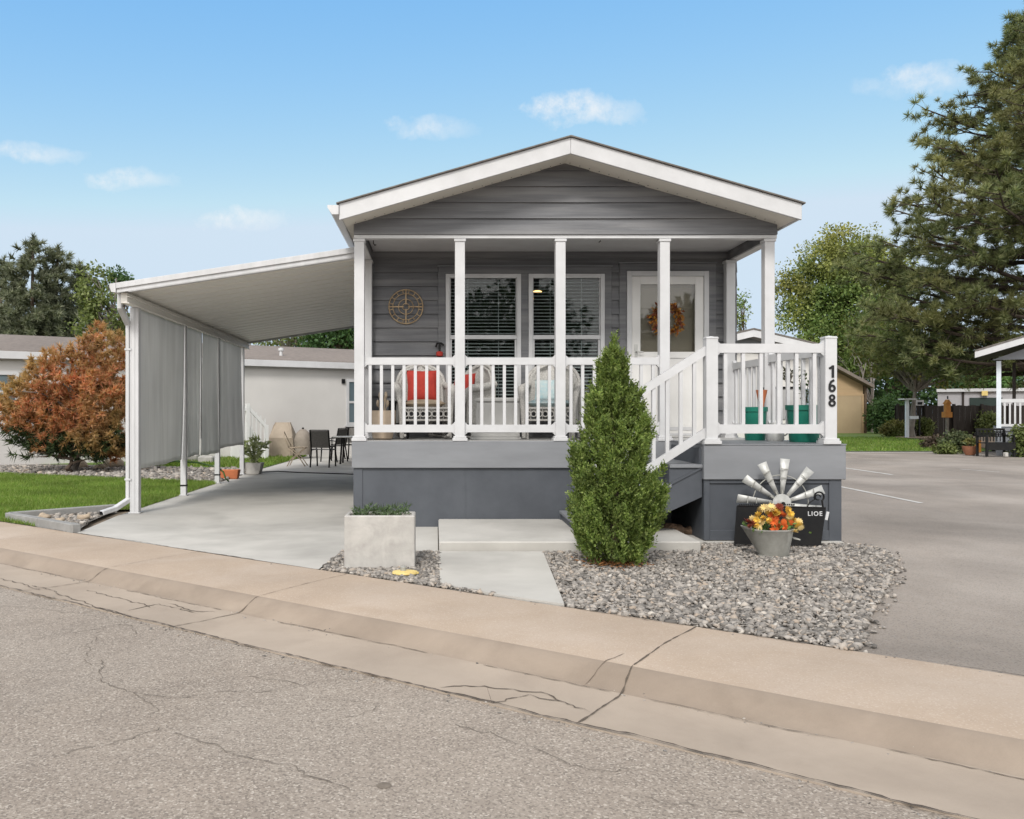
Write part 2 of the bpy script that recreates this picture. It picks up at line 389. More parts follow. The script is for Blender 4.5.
# street asphalt
mb = MB(); ds = [1.76, 2.2, 3, 4.5, 7, 12, 60]; tt = [-150,-40,-10,-5,0,5,10,40,150]
for t in tt:
    for d in ds: mb.v.append(K(t, d, road_z(d)))
for i in range(len(tt)-1):
    for j in range(len(ds)-1): a = i*len(ds)+j; mb.f.append((a, a+1, a+len(ds)+1, a+len(ds)))
road = struct('road', mb, asphalt, smooth=60)

def crack(pts, w, zf, parent, name='crack', jit=.02, m=None):
    "thin ragged strip along (t,d) points"
    P = []
    for (a, b) in zip(pts[:-1], pts[1:]):
        n = max(2, int(math.hypot(b[0]-a[0], b[1]-a[1])/.035))
        for i in range(n): P.append((a[0]+(b[0]-a[0])*i/n, a[1]+(b[1]-a[1])*i/n))
    P.append(pts[-1]); P = np.array(P); n = len(P)
    j = np.cumsum(rng.normal(size=(n, 2))*jit*.35, 0); j -= np.linspace(0, 1, n)[:, None]*j[-1]; P = P + j
    T = np.gradient(P, axis=0); T /= np.maximum(1e-6, np.linalg.norm(T, axis=1, keepdims=True)); S = np.stack([-T[:, 1], T[:, 0]], 1)
    wd = w*(.25+1.1*rng.rand(n)); wd[0] *= .2; wd[-1] *= .2
    mb = MB()
    for i in range(n):
        for s in (-1, 1):
            q = P[i]+S[i]*wd[i]*.5*s; mb.v.append(K(q[0], q[1], zf(P[i][1])+.0045))
    for i in range(n-1): mb.f.append((2*i, 2*i+1, 2*i+3, 2*i+2))
    return mesh_obj(name, mb.v, mb.f, m or crackm, parent)
def TDof(px, py, z=-.09):
    X, Y = G(px, py, z); r = np.array([X, Y])-P0; return (float(r @ TD), float(r @ DD))
joint_m = mat('dark_joint_line', (.15, .118, .09), (.11, .085, .065), rough=1, sc=20)  # dark colour of the joints, also used along the gutter line
for t, w in ((-6.4, .010), (-4.0, .010), (-2.05, .010), (3.7, .007)):
    crack([(t, 0.0), (t+.02, 1.0)], w*.5, kz, kerb, 'joint', .002, joint_m); crack([(t+.02, 1.0), (t, 1.76)], w*.9, kz, kerb, 'joint', .004, joint_m)
crack([(.93, 0.0), (.91, .5), (.93, 1.0)], .009, kz, kerb, 'joint', .003); crack([(.93, 1.0), (.96, 1.25), (.98, 1.77)], .011, kz, kerb, 'joint', .004)
crack([(.80, .82), (.74, 1.2)], .006, kz, kerb, jit=.01, m=joint_m)
for px in ([(30,585),(75,598),(100,608),(128,615)], [(128,612),(160,604),(195,612)], [(165,603),(190,610),(215,611)], [(440,688),(500,686),(545,690),(590,712)], [(85,590),(110,596),(150,607)], [(0,578),(40,590)]):
    crack([TDof(*p) for p in px], .009, kz, kerb, jit=.035)
crack([TDof(560,700), TDof(525,693), TDof(487,706)], .008, kz, kerb, jit=.03)
# seam of dirt between gutter and asphalt, and dirt along the gutter line
seam = mat('gutter_dirt', (.10, .08, .062), (.055, .044, .035), rough=1, sc=25)
for a in np.arange(-9, 6, 1.0):
    crack([(a, 1.765), (a+1.02, 1.77)], .013, lambda d: -.083, kerb, 'seam', .012, seam)
for a, b in ((-1.6, -.3), (.1, .9), (1.1, 2.0), (2.2, 3.4), (-5.5, -3.9), (-3.4, -2.2)):
    crack([(a, 1.215), (b, 1.215)], .007, lambda d: -.099, kerb, 'seam', .012, joint_m)
for a, b in ((-8, -5.6), (-5.6, -3.2), (-.9, .92), (.96, 1.6), (2.3, 5.2)):
    crack([(a, .003), (b, .003)], .008, lambda d: .001, kerb, 'seam', .01, seam)
crack_a = mat('hairline_crack', (.175, .146, .118), (.125, .104, .084), rough=1, sc=30)
for pts, w in (([(100,660),(130,690),(190,700),(280,690)], .007), ([(180,735),(240,747),(300,765),(350,795)], .007), ([(50,760),(110,742),(160,728)], .006), ([(240,678),(300,682),(370,680)], .006),
               ([(215,671),(245,668),(260,660)], .006), ([(100,630),(95,655),(105,670)], .006), ([(450,725),(490,735),(520,745)], .007), ([(520,735),(570,765),(640,770)], .005),
               ([(0,605),(60,612),(100,610)], .006), ([(30,640),(120,622),(138,634)], .008), ([(330,700),(380,705),(340,718),(345,722)], .005), ([(620,790),(690,800),(750,815)], .005), ([(140,690),(160,705),(150,720)], .008)):
    crack([TDof(*p) for p in pts], w*.7, road_z, road, jit=.045, m=crack_a)
mb = MB(); c = TDof(384, 787)
mb.lathe([(.03, .002), (.02, .004), (.0, .005)], K(c[0], c[1], road_z(c[1])), 10); part('stain', mb, crack_a, road)

# parking lot, drives, pads, lawns
struct('parking_lot', lot_poly([K(.2, .0)[:2], K(60, 0)[:2], (70, 29.2), (4.0, 29.2), (4.0, 9.2), (2.2, 8.3), (1.2, 8.3)], -.018), asphalt_lot)
mb = MB()
for a, b, w in (((846,487),(921,502), .09), ((846,467.5),(892,474), .10), ((1000,471.5),(960,468.5), .07)):
    A, B = np.array(G(*a)), np.array(G(*b)); d = (B-A)/np.linalg.norm(B-A); n = np.array([-d[1], d[0]])*w/2
    A = A - d*(2.5 if a[0] < 900 else 0)
    mb.add([(*(A+n), -.013), (*(A-n), -.013), (*(B-n), -.013), (*(B+n), -.013)], [(0,1,2,3)])
struct('parking_lines', mb, paint_line)
struct('lot_kerb', MB().box(4.5, 19.5, 29.0, 29.35, -.1, .0), concrete_dirty)
drive = [K(-5.35, .0)[:2], K(-2.43, .0)[:2], K(-2.40, -.01)[:2], (-.93, 8.32), (.02, 8.32), (.02, 10.3), (-.9, 10.3), (-.9, 27.5), (-3.95, 27.5), (-4.2, 20), (-4.2, 11.2), (-4.06, 9.6)]
drv = struct('driveway', lot_poly(drive, .003), concrete)
mb = MB().add([(-4.15, 19.05, .0065), (-.9, 19.05, .0065), (-.9, 19.08, .0065), (-4.15, 19.08, .0065)], [(0,1,2,3)])
mb.add([(-2.02, 7.95, .0065), (-2.0, 7.95, .0065), (-2.0, 19.05, .0065), (-2.02, 19.05, .0065)], [(0,1,2,3)]) if False else None
part('joint', mb, crackm, drv)
struct('walk_pad', MB().prism([K(-.50, -.015)[:2], K(-.02, -.02)[:2], (.93, 6.4), (1.04, 8.27), (.03, 8.27), (.03, 6.7)], -.05, .016, 'z'), concrete)
mb = MB().box(.03, 2.60, 8.33, 10.1, -.05, .10); o = mesh_obj('entry_slab', mb.v, mb.f, concrete, None, bevel=.012); o['kind'] = 'structure'
o = struct('footing', MB().box(2.62, 4.22, 8.80, 10.1, -.05, .024), concrete)
# lawns
lawn = [K(-9.8, -.02)[:2], K(-5.5, -.03)[:2], (-4.22, 11.4), (-4.22, 16.6), (-9.0, 17.6), (-16, 19.5), (-16, 16)]
lawn = [K(-20, -.02)[:2], K(-7.05, -.02)[:2], (-5.40, 10.86), (-4.5, 11.85), (-4.23, 12.0), (-4.23, 16.4), (-9.5, 18.6), (-20, 21)]
struct('lawn', lot_poly(lawn, .004), grass_base)
struct('gravel_strip', lot_poly([(-4.23, 16.4), (-9.5, 18.6), (-20, 21), (-20, 24), (-9.5, 22.2), (-4.25, 20.6)], -.004), gravel_bed)
struct('side_lawn', lot_poly([(-4.25, 20.6), (-9.5, 22.2), (-20, 24), (-20, 26), (-4.0, 26.8)], .0), far_lawn)
struct('far_lawn', lot_poly([(4.4, 29.35), (19.2, 29.35), (22, 34), (32, 60), (4.4, 60)], .02), far_lawn)
struct('back_yard', lot_poly([(-60, 30), (4.2, 30), (4.2, 100), (-60, 100)], -.01), far_lawn)
struct('mulch_bed', lot_poly([G(893, 438.6), G(940, 439.5), G(975, 447), G(1010, 455), G(1100, 452), G(1020, 434), G(905, 434)], .045), mat('tan_mulch', (.30, .215, .15), (.22, .155, .105), rough=.95, sc=3))
def in_poly(P, poly):
    x, y = P[:, 0], P[:, 1]; ins = np.zeros(len(P), bool); n = len(poly)
    for i in range(n):
        (x1, y1), (x2, y2) = poly[i], poly[(i+1) % n]
        c = ((y1 > y) != (y2 > y)) & (x < (x2-x1)*(y-y1)/(y2-y1+1e-12)+x1); ins ^= c
    return ins
def sample_poly(poly, n):
    a = np.array(poly); lo, hi = a.min(0), a.max(0); out = np.zeros((0, 2))
    while len(out) < n:
        p = lo + (hi-lo)*rng.rand(n*2, 2); out = np.concatenate([out, p[in_poly(p, poly)]])
    return out[:n]
# grass blades
vis_lawn = [K(-9.5, -.0)[:2], K(-7.05, -.0)[:2], (-5.40, 10.88), (-4.5, 11.9), (-4.19, 11.9), (-4.19, 16.4), (-9.5, 18.7), (-10.5, 18.6)]
p = sample_poly(vis_lawn, 90000); P = np.c_[p, np.full(len(p), .004)]
D = rdir(len(P))*.55 + np.array([0, 0, 1.0]); D[:, 2] = np.abs(D[:, 2])
v, f = blades(P, D, .055*(.5+rng.rand(len(P))), np.full(len(P), .011)); o = np_obj('grass', v, f, grass_m, None); o['kind'] = 'stuff'
p = sample_poly([(-4.3, 20.7), (-8, 22), (-8, 26), (-4.0, 26.6)], 9000); P = np.c_[p, np.full(len(p), .0)]
p2 = sample_poly([(4.5, 29.4), (19, 29.4), (21, 34), (24, 44), (8, 50)], 30000); P = np.concatenate([P, np.c_[p2, np.full(len(p2), .02)]])
D = rdir(len(P))*.6 + np.array([0, 0, 1.0]); D[:, 2] = np.abs(D[:, 2])
v, f = blades(P, D, .09*(.5+rng.rand(len(P))), np.full(len(P), .04)); o = np_obj('grass', v, f, grass_m, None); o['kind'] = 'stuff'
# crushed stone
t_ = (1+5**.5)/2
ICO = unit(np.array([(-1,t_,0),(1,t_,0),(-1,-t_,0),(1,-t_,0),(0,-1,t_),(0,1,t_),(0,-1,-t_),(0,1,-t_),(t_,0,-1),(t_,0,1),(-t_,0,-1),(-t_,0,1)], float))
ICF = np.array([(0,11,5),(0,5,1),(0,1,7),(0,7,10),(0,10,11),(1,5,9),(5,11,4),(11,10,2),(10,7,6),(7,1,8),(3,9,4),(3,4,2),(3,2,6),(3,6,8),(3,8,9),(4,9,5),(2,4,11),(6,2,10),(8,6,7),(9,8,1)])
def stones(p, z, size, name='gravel', m=None):
    n = len(p); V = ICO[None] * (1 + .28*rng.normal(size=(n, 12, 1))) ; s = size*(.4+rng.rand(n, 1, 1)**2.0*1.25)
    V = V * s * (np.array([1.0, .75, .5]) + .25*rng.normal(size=(n, 1, 3))*.7)
    # random rotation
    a = rng.rand(n)*6.283; b = rng.normal(size=n)*.5
    ca, sa, cb, sb = np.cos(a), np.sin(a), np.cos(b), np.sin(b)
    x, y, zz = V[..., 0], V[..., 1], V[..., 2]
    y2, z2 = y*cb[:, None]-zz*sb[:, None], y*sb[:, None]+zz*cb[:, None]
    V = np.stack([x*ca[:, None]-y2*sa[:, None], x*sa[:, None]+y2*ca[:, None], z2], -1)
    V += np.concatenate([p, (z + .003*rng.rand(n))[:, None] if hasattr(z, '__len__') else np.full((n, 1), z) + .014*rng.rand(n, 1)], 1)[:, None]
    f = (ICF[None] + 12*np.arange(n)[:, None, None]).reshape(-1, 3)
    o = np_obj(name, V.reshape(-1, 3), f, m or stone_m, None); o['kind'] = 'stuff'; return o
bedR = [(1.05, 8.31), (2.62, 8.31), (2.75, 8.78), (4.25, 8.78), (4.42, 8.68), G(872, 546), G(890, 553.5), G(897, 561), G(890, 583), G(876, 606), G(864, 628), G(866, 643), G(850, 652), K(1.66, -.02)[:2], K(.0, -.02)[:2], (.93, 6.3)]
bedL = [(-.92, 8.31), (.03, 8.31), (.03, 6.72), K(-.52, -.02)[:2], K(-2.38, -.02)[:2]]
struct('gravel_ground', lot_poly(bedR, -.010), gravel_bed); struct('gravel_ground', lot_poly(bedL, -.006), gravel_bed)
p = sample_poly(bedR, 21000); stones(p, -.002, .0195)
edge = sample_poly([G(840, 540), G(900, 551), G(908, 575), G(888, 618), G(874, 650), G(862, 655), G(858, 630), G(880, 590)], 300); stones(edge, -.012, .016)
stones(sample_poly(bedL, 4600), .0, .0195)
stones(sample_poly([(-4.23, 16.4), (-10, 18.7), (-11, 21.8), (-4.25, 20.5)], 3500), .0, .05)
rs = np.c_[rng.uniform(-6, 4, 1100), rng.choice([1.22, 1.79, 1.86, .03], 1100, p=[.4, .35, .15, .1]) + rng.normal(size=1100)*.025]
stones(np.array([K(t, d)[:2] for t, d in rs]), np.array([(kz(d) if d < 1.77 else -.088) - .004 for t, d in rs]), .0065)
# triangular rock bed with grey edging
tri = [(-5.43, 10.80), (-4.08, 9.66), (-4.42, 11.75)]
edg = mat('grey_edging_block', (.27, .265, .255), (.22, .215, .205), rough=.85, sc=6, bump=.2)
for i in range(3):
    if i == 1: continue
    a, b = tri[i], tri[(i+1) % 3]; d = np.array(b)-np.array(a); L = np.linalg.norm(d); k = 2 if i == 0 else 1
    for j in range(k):
        q0 = np.array(a)+d*(j/k)+d/L*.006; q1 = np.array(a)+d*((j+1)/k)-d/L*.006
        lab = {(0, 0): 'grey edging block left of the rock bed beside the pavement', (0, 1): 'grey edging block at the front corner of the rock bed by the driveway', (2, 0): 'grey edging block between the rock bed and the lawn'}[(i, j)]
        o = part('edging_block', MB().bar((*q0, .035), (*q1, .035), .10, .12), edg, None, bevel=.008); tag(o, lab, 'edging block', 'edging blocks of the rock bed')
struct('rock_bed', lot_poly([(-5.38, 10.79), (-4.10, 9.70), (-4.30, 10.6), (-4.42, 11.7)], .01), gravel_bed)
stones(sample_poly([(-5.3, 10.79), (-4.14, 9.82), (-4.3, 10.6), (-4.45, 11.6)], 420), .01, .03)
for px, py, r, lab in ((44, 520.5, .085, 'pale round rock at the left of the rock bed'), (60, 524.5, .075, 'flat cream rock in the middle of the rock bed'), (84, 521, .075, 'pale tan rock at the right of the rock bed')):
    X, Y = G(px, py); n = 60; b = MB().ball((X, Y, .05), (r, r*.8, r*.55), 12, 8)
    b.v = [(x+.012*math.sin(31*x+17*y), y+.012*math.sin(27*x*y), z+.01*math.sin(40*x)) for x, y, z in b.v]
    tag(part('rock', b, rock_tan, None, smooth=60), lab, 'rock', 'rocks in the triangular bed')

# ------------------------------------------------------------------ the house
FY, WY = 10.10, 11.45          # porch front plane, front wall plane
XL, XR, XC = -.976, 4.05, 1.53
DK = 1.025                     # deck height
SL = .287                      # roof slope
house = thing('manufactured_house', 'charcoal sided single storey home with white gable trim and a railed front porch', 'house', (XC, FY, 0))
def rz(x): return 4.490 - SL*abs(x-XC)            # top of roof edge
YB = 26.5
def lap(mb, x0f, x1f, y, z0, z1, pitch=.19, holes=(), ext=.027, zref=None):
    zref = z0 if zref is None else zref
    zs = {z0, z1}
    k = math.floor((z0-zref)/pitch)
    while zref + k*pitch < z1:
        q = zref + k*pitch
        if q > z0: zs.add(q)
        k += 1
    for h in holes:
        for q in (h[2], h[3]):
            if z0 < q < z1: zs.add(q)
    zs = sorted(zs)
    for a, b in zip(zs[:-1], zs[1:]):
        if b-a < 1e-4: continue
        mid = (a+b)/2; ph0 = ((a-zref)/pitch) % 1.0; ph0 = 0 if ph0 > .9999 else ph0; ph1 = ph0+(b-a)/pitch
        o0 = y - ext*(1-ph0); o1 = y - ext*(1-ph1)
        xa0, xb0, xa1, xb1 = x0f(a), x1f(a), x0f(b), x1f(b)
        segs = [(0., 1.)]; cuts = sorted([(h[0], h[1]) for h in holes if h[2]-1e-4 <= mid <= h[3]+1e-4])
        iv = []; cur = None
        if not cuts: iv = [((xa0, xb0), (xa1, xb1))]
        else:
            cur = xa0
            for c0, c1 in cuts: iv.append(((cur, c0), (cur, c0))); cur = c1
            iv.append(((cur, xb0), (cur, xb0)))
        for (l0, r0), (l1, r1) in iv:
            mb.add([(l0, o0, a), (r0, o0, a), (r1, o1, b), (l1, o1, b), (l0, y+.02, a), (r0, y+.02, a)], [(0,1,2,3), (4,5,1,0)])
    return mb
# openings: windows, door
W1 = (.13, 1.143, 1.42, 3.225); W2 = (1.243, 2.264, 1.42, 3.225); DR = (2.563, 3.663, DK, 3.262)
o = part('front_siding', lap(MB(), lambda z: XL+.06, lambda z: XR-.0, WY, DK, 3.55, .185, [W1, W2, DR]), siding_dark, house)
zb = 3.477
def gx0(z): return max(XL, XC-(4.295-z)/SL) if z > 3.55 else XL
def gx1(z): return min(XR, XC+(4.295-z)/SL) if z > 3.55 else XR
mb = MB()
z = zb
zs = [zb+.19*i for i in range(6) if zb+.19*i < 4.31]+[4.318]
for a, b in zip(zs[:-1], zs[1:]):
    xa0, xb0 = max(XL, XC-(4.322-a)/SL), min(XR, XC+(4.322-a)/SL)
    kz_ = 4.322-SL*(XC-XL)     # where the slope leaves the wall corner
    pts = [(xa0, a), (xb0, a)]
    if a < kz_ < b: pts += [(XR, kz_), (min(XR, XC+(4.322-b)/SL), b), (max(XL, XC-(4.322-b)/SL), b), (XL, kz_)]
    else: pts += [(min(XR, XC+(4.322-b)/SL), b), (max(XL, XC-(4.322-b)/SL), b)]
    fr = [(x, FY-.026*(1-(zz-a)/.19), zz) for x, zz in pts]; bk = [(x, FY+.05, zz) for x, zz in pts]; n = len(pts)
    mb.add(fr+bk, [tuple(range(n)), tuple(range(n, 2*n))[::-1]] + [(i, (i+1) % n, n+(i+1) % n, n+i) for i in range(n)])
part('gable_siding', mb, siding_dark, house)
# walls: sides and back
mb = MB()
mb.box(XL, XL+.1, WY+.02, YB, DK, 3.6).box(XR-.1, XR, WY+.02, YB, DK, 3.6)
mb.prism([(XL+.1, DK), (XR-.1, DK), (XR-.1, 3.6), (XC, 4.3), (XL+.1, 3.6)], YB-.1, YB-.002)
part('wall', mb, siding_dark, house)
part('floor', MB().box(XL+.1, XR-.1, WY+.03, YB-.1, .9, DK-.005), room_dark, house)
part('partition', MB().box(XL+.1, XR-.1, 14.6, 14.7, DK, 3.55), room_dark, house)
# roof
Yf, Yb = 9.65, YB+.4
EL, ER = -1.10, 4.155
mb = MB()
mb.prism([(EL-.03, rz(EL)+.002-SL*.03), (XC, rz(XC)+.002), (ER+.03, rz(ER)+.002-SL*.03), (ER+.03, rz(ER)+.017-SL*.03), (XC, rz(XC)+.018), (EL-.03, rz(EL)+.017-SL*.03)], Yf-.03, Yb)
roof = part('roof', mb, shingle, house)
th = .185
def band(xa, xb, t0, t1, ya, yb): return MB().prism([(xa, rz(xa)-t1), (xb, rz(xb)-t1), (xb, rz(xb)-t0), (xa, rz(xa)-t0)], ya, yb)
f1 = band(EL, XC-.001, 0, th, Yf, Yf+.035); f2 = band(XC+.001, ER, 0, th, Yf, Yf+.035)
fb = MB()
for q in (f1, f2): fb.add(q.v, q.f)
fb.box(ER-.03, ER-.001, Yf+.036, Yb, rz(ER)-th+.01, rz(ER)-.01)
fb.box(EL+.001, EL+.03, Yf+.036, Yb, rz(EL)-th+.01, rz(EL)-.01)
part('fascia', fb, white, roof, bevel=.004)
sb = MB()
for q in (band(EL+.031, XC, th-.055, th-.015, Yf+.036, FY+.03), band(XC, ER-.031, th-.055, th-.015, Yf+.036, FY+.03)): sb.add(q.v, q.f)
for xa, xb in ((EL+.031, XL+.0), (XR, ER-.031)):
    q = band(xa, xb, th-.053, th-.017, FY+.031, Yb-.01); sb.add(q.v, q.f)
nf = len(sb.f)
for i in range(44):
    x = EL+.15+i*.115
    if abs(x-XC) < .04: continue
    sb.add([(x-.006, Yf+.36, rz(x)-th+.0135), (x+.006, Yf+.36, rz(x)-th+.0135), (x+.006, Yf+.385, rz(x)-th+.0135), (x-.006, Yf+.385, rz(x)-th+.0135)], [(0,1,2,3)])
o = part('soffit', sb, soffitm, roof); o.data.materials.append(black_metal)
for p_ in o.data.polygons:
    if p_.area < .0004: p_.material_index = 1
# eave gutter on the carport side
gp = [(0, 0), (-.075, -.0), (-.125, .075), (-.125, .10), (-.118, .10), (-.118, .078), (-.072, .008), (-.008, .008), (-.008, .10), (0, .10)]
part('gutter', MB().prism([(EL-.002+x, rz(EL)-.125+z_) for x, z_ in gp], Yf-.02, Yb), white_metal, roof)
part('gutter_cap', MB().prism([(EL-.003, rz(EL)-.126), (EL-.078, rz(EL)-.126), (EL-.129, rz(EL)-.05), (EL-.129, rz(EL)-.022), (EL-.003, rz(EL)-.022)], Yf-.03, Yf-.021), white_metal, roof)
# porch ceiling and beams
cb = MB().box(XL+.13, XR-.13, FY+.051, WY+.015, 3.53, 3.56)
part('porch_ceiling', cb, white, house)
part('ceiling_hook', MB().tube([(-.78, 10.6, 3.535), (-.78, 10.6, 3.47), (-.765, 10.6, 3.45), (-.745, 10.6, 3.455)], .006, 6), black_metal, house)
part('ceiling_hook', MB().tube([(2.05, 10.6, 3.535), (2.05, 10.6, 3.50), (2.03, 10.6, 3.485)], .006, 6), black_metal, house)
bm_ = MB()
bm_.box(XL, XR, FY-.006, FY+.115, zb-.045, zb-.002)             # white ledge under the gable
bm_.box(XL, XL+.12, FY+.116, WY+.01, 3.395, 3.415).box(XR-.12, XR, FY+.116, WY+.01, 3.395, 3.415)
part('porch_beam', bm_, white, house, bevel=.003)
part('beam_side', MB().box(XL+.003, XL+.117, FY+.117, WY+.01, 3.416, 3.60), siding_dark, house); part('beam_side', MB().box(XR-.117, XR-.003, FY+.117, WY+.01, 3.416, 3.60), siding_dark, house)
# posts
def post(cx, cy, z0, z1, w=.118, m=white, cap=True, base=True):
    b = MB().box(cx-w/2, cx+w/2, cy-w/2, cy+w/2, z0, z1)
    if cap: b.box(cx-w/2-.012, cx+w/2+.012, cy-w/2-.012, cy+w/2+.012, z1-.035, z1-.002)
    if base:
        b.box(cx-w/2-.03, cx+w/2+.03, cy-w/2-.03, cy+w/2+.03, z0, z0+.035).box(cx-w/2-.018, cx+w/2+.018, cy-w/2-.018, cy+w/2+.018, z0+.034, z0+.06)
    return b
pY = FY+.06
PX = [-.913, .285, 1.482, 2.722, 3.968]
for x in PX: part('porch_post', post(x, pY, DK, zb-.046), white, house, bevel=.004)
for x in (PX[0]+.0, PX[4]-.045): part('porch_post', post(x, WY-.085, DK, 3.394), white, house, bevel=.004)
# deck and skirting
mb = MB().box(-1.0, 4.06, FY-.02, WY-.0, DK-.32, DK)
part('deck', mb, band_grey, house, bevel=.006)
fb_ = MB()
for i in range(9): fb_.box(-.99, 4.05, FY+.0+i*.148, FY+.143+i*.148, DK+.0005, DK+.004)
part('deck_board', fb_, deck_grey, house)
mb = MB().box(XL+.004, XR-.004, FY+.02, YB-.02, -.03, DK-.321)
mb.box(XL-.006, XL+.10, FY+.008, FY+.019, -.03, DK-.322)
for x in (.35, 1.57): mb.box(x-.004, x+.004, FY+.0165, FY+.0195, .1, DK-.33)
part('skirting', mb, skirt_dark, house)
# windows
glass = glass_mat('window_glass', (.76, .80, .80), .5)
winmats = (white, blindm)
def window(x0, x1, z0, z1, y, parent, cut=True, blind=True, fr=.055):
    f = MB(); zm = z0+(z1-z0)*.53
    f.box(x0, x0+fr, y-.05, y+.06, z0, z1).box(x1-fr, x1, y-.05, y+.06, z0, z1).box(x0+fr, x1-fr, y-.05, y+.06, z1-fr, z1).box(x0+fr, x1-fr, y-.05, y+.06, z0, z0+fr)
    i = fr+.028
    f.box(x0+fr, x1-fr, y-.035, y+.03, zm-.028, zm+.028)
    f.box(x0+fr, x0+i, y-.02, y+.03, z0+fr, zm-.028).box(x1-i, x1-fr, y-.02, y+.03, z0+fr, zm-.028).box(x0+fr, x1-fr, y-.0215, y+.029, z0+fr, z0+i)
    f.box(x0+fr, x0+fr+.014, y-.012, y+.03, zm+.028, z1-fr).box(x1-fr-.014, x1-fr, y-.012, y+.03, zm+.028, z1-fr)
    w = part('window', f, white, parent, bevel=.003)
    part('pane', MB().box(x0+fr+.013, x1-fr-.013, y+.002, y+.006, zm+.027, z1-fr+.002).box(x0+i-.002, x1-i+.002, y+.002, y+.006, z0+i-.002, zm-.027), glass, w)
    if blind:
        b = MB(); n = int((z1-z0-2*fr)/.046)
        for k in range(n):
            zz = z0+fr+.03+k*.046
            b.add([(x0+fr+.005, y+.034, zz), (x1-fr-.005, y+.034, zz), (x1-fr-.005, y+.058, zz+.016), (x0+fr+.005, y+.058, zz+.016)], [(0,1,2,3)])
        for xx in (x0+.30, x1-.30): b.box(xx-.003, xx+.003, y+.029, y+.032, z0+fr, z1-fr)
        part('blind', b, blindm, w)
    return w
for q in (W1, W2): window(*q, WY, house)
cs = MB()
cs.box(.03, .128, WY-.034, WY+.0, 1.36, 3.33).box(1.145, 1.241, WY-.034, WY, 1.36, 3.227).box(2.266, 2.36, WY-.034, WY, 1.36, 3.33)
cs.box(.03, 2.36, WY-.035, WY-.001, 3.228, 3.325)
cs.box(2.463, 2.561, WY-.034, WY, DK, 3.37).box(3.665, 3.763, WY-.034, WY, DK, 3.37).box(2.463, 3.763, WY-.035, WY-.001, 3.265, 3.365)
part('casing', cs, siding_dark, house, bevel=.003)
part('drip_cap', MB().box(.02, 2.37, WY-.048, WY-.002, 3.326, 3.338).box(2.453, 3.773, WY-.048, WY-.002, 3.371, 3.383), band_grey, house)
# lamp seen through the window
lf = part('room_lamp', MB().tube([(1.47, 13.0, 3.5), (1.47, 13.0, 3.28)], .012, 6), bronze, house)
part('bulb', MB().ball((1.45, 13.0, 3.10), .045).ball((1.55, 13.0, 3.21), (.07, .05, .02)).ball((1.42, 13.0, 3.27), (.05, .05, .015)), emit_mat('warm_bulb', (1, .55, .2), 2.2), lf, smooth=180)
# front door
x0, x1, z0, z1 = DR
f = MB()
f.box(x0, x0+.065, WY-.05, WY+.06, z0, z1).box(x1-.065, x1, WY-.05, WY+.06, z0, z1).box(x0+.065, x1-.065, WY-.05, WY+.06, z1-.065, z1)
door = part('door', f, white, house, bevel=.003)
a, b = x0+.068, x1-.068; gz0, gz1 = WZ(352, WY), WZ(284.7, WY)+.0
s = MB().box(a, a+.115, WY-.035, WY-.0, z0+.01, z1-.068).box(b-.115, b, WY-.035, WY, z0+.01, z1-.068).box(a+.115, b-.115, WY-.035, WY, gz1, z1-.068)
s.box(a+.115, b-.115, WY-.035, WY, gz0-.085, gz0).box(a+.115, b-.115, WY-.022, WY-.008, z0+.17, gz0-.085).box(a+.115, b-.115, WY-.035, WY, z0+.01, z0+.17)
part('storm_door', s, storm_white, door, bevel=.003)
part('kick_plate', MB().box(a+.13, b-.13, WY-.041, WY-.0355, z0+.03, z0+.06).box(a+.13, b-.13, WY-.041, WY-.0355, z0+.10, z0+.145), white, door)
part('storm_glass', MB().box(a+.114, b-.114, WY-.02, WY-.016, gz0-.002, gz1+.002), glass_mat('storm_glass_clear', (.86, .86, .84), .7), door)
dl = MB().box(a, b, WY+.065, WY+.10, z0, z1-.066)
pw = (b-a-.36)/2
for i in range(2):
    xx = a+.12+i*(pw+.12)
    for q0, q1 in ((z0+.2, z0+.75), (z0+.9, z0+1.62), (z0+1.74, z0+2.02)):
        dl.box(xx, xx+pw, WY+.055, WY+.0651, q0, q1)
part('door_leaf', dl, door_beige, door, bevel=.006)
part('handle', MB().box(a+.035, a+.075, WY-.045, WY-.035, gz0-.07, gz0+.10).tube([(a+.055, WY-.045, gz0), (a+.055, WY-.09, gz0), (a+.14, WY-.09, gz0-.005)], .009, 8), galv, door, smooth=40)

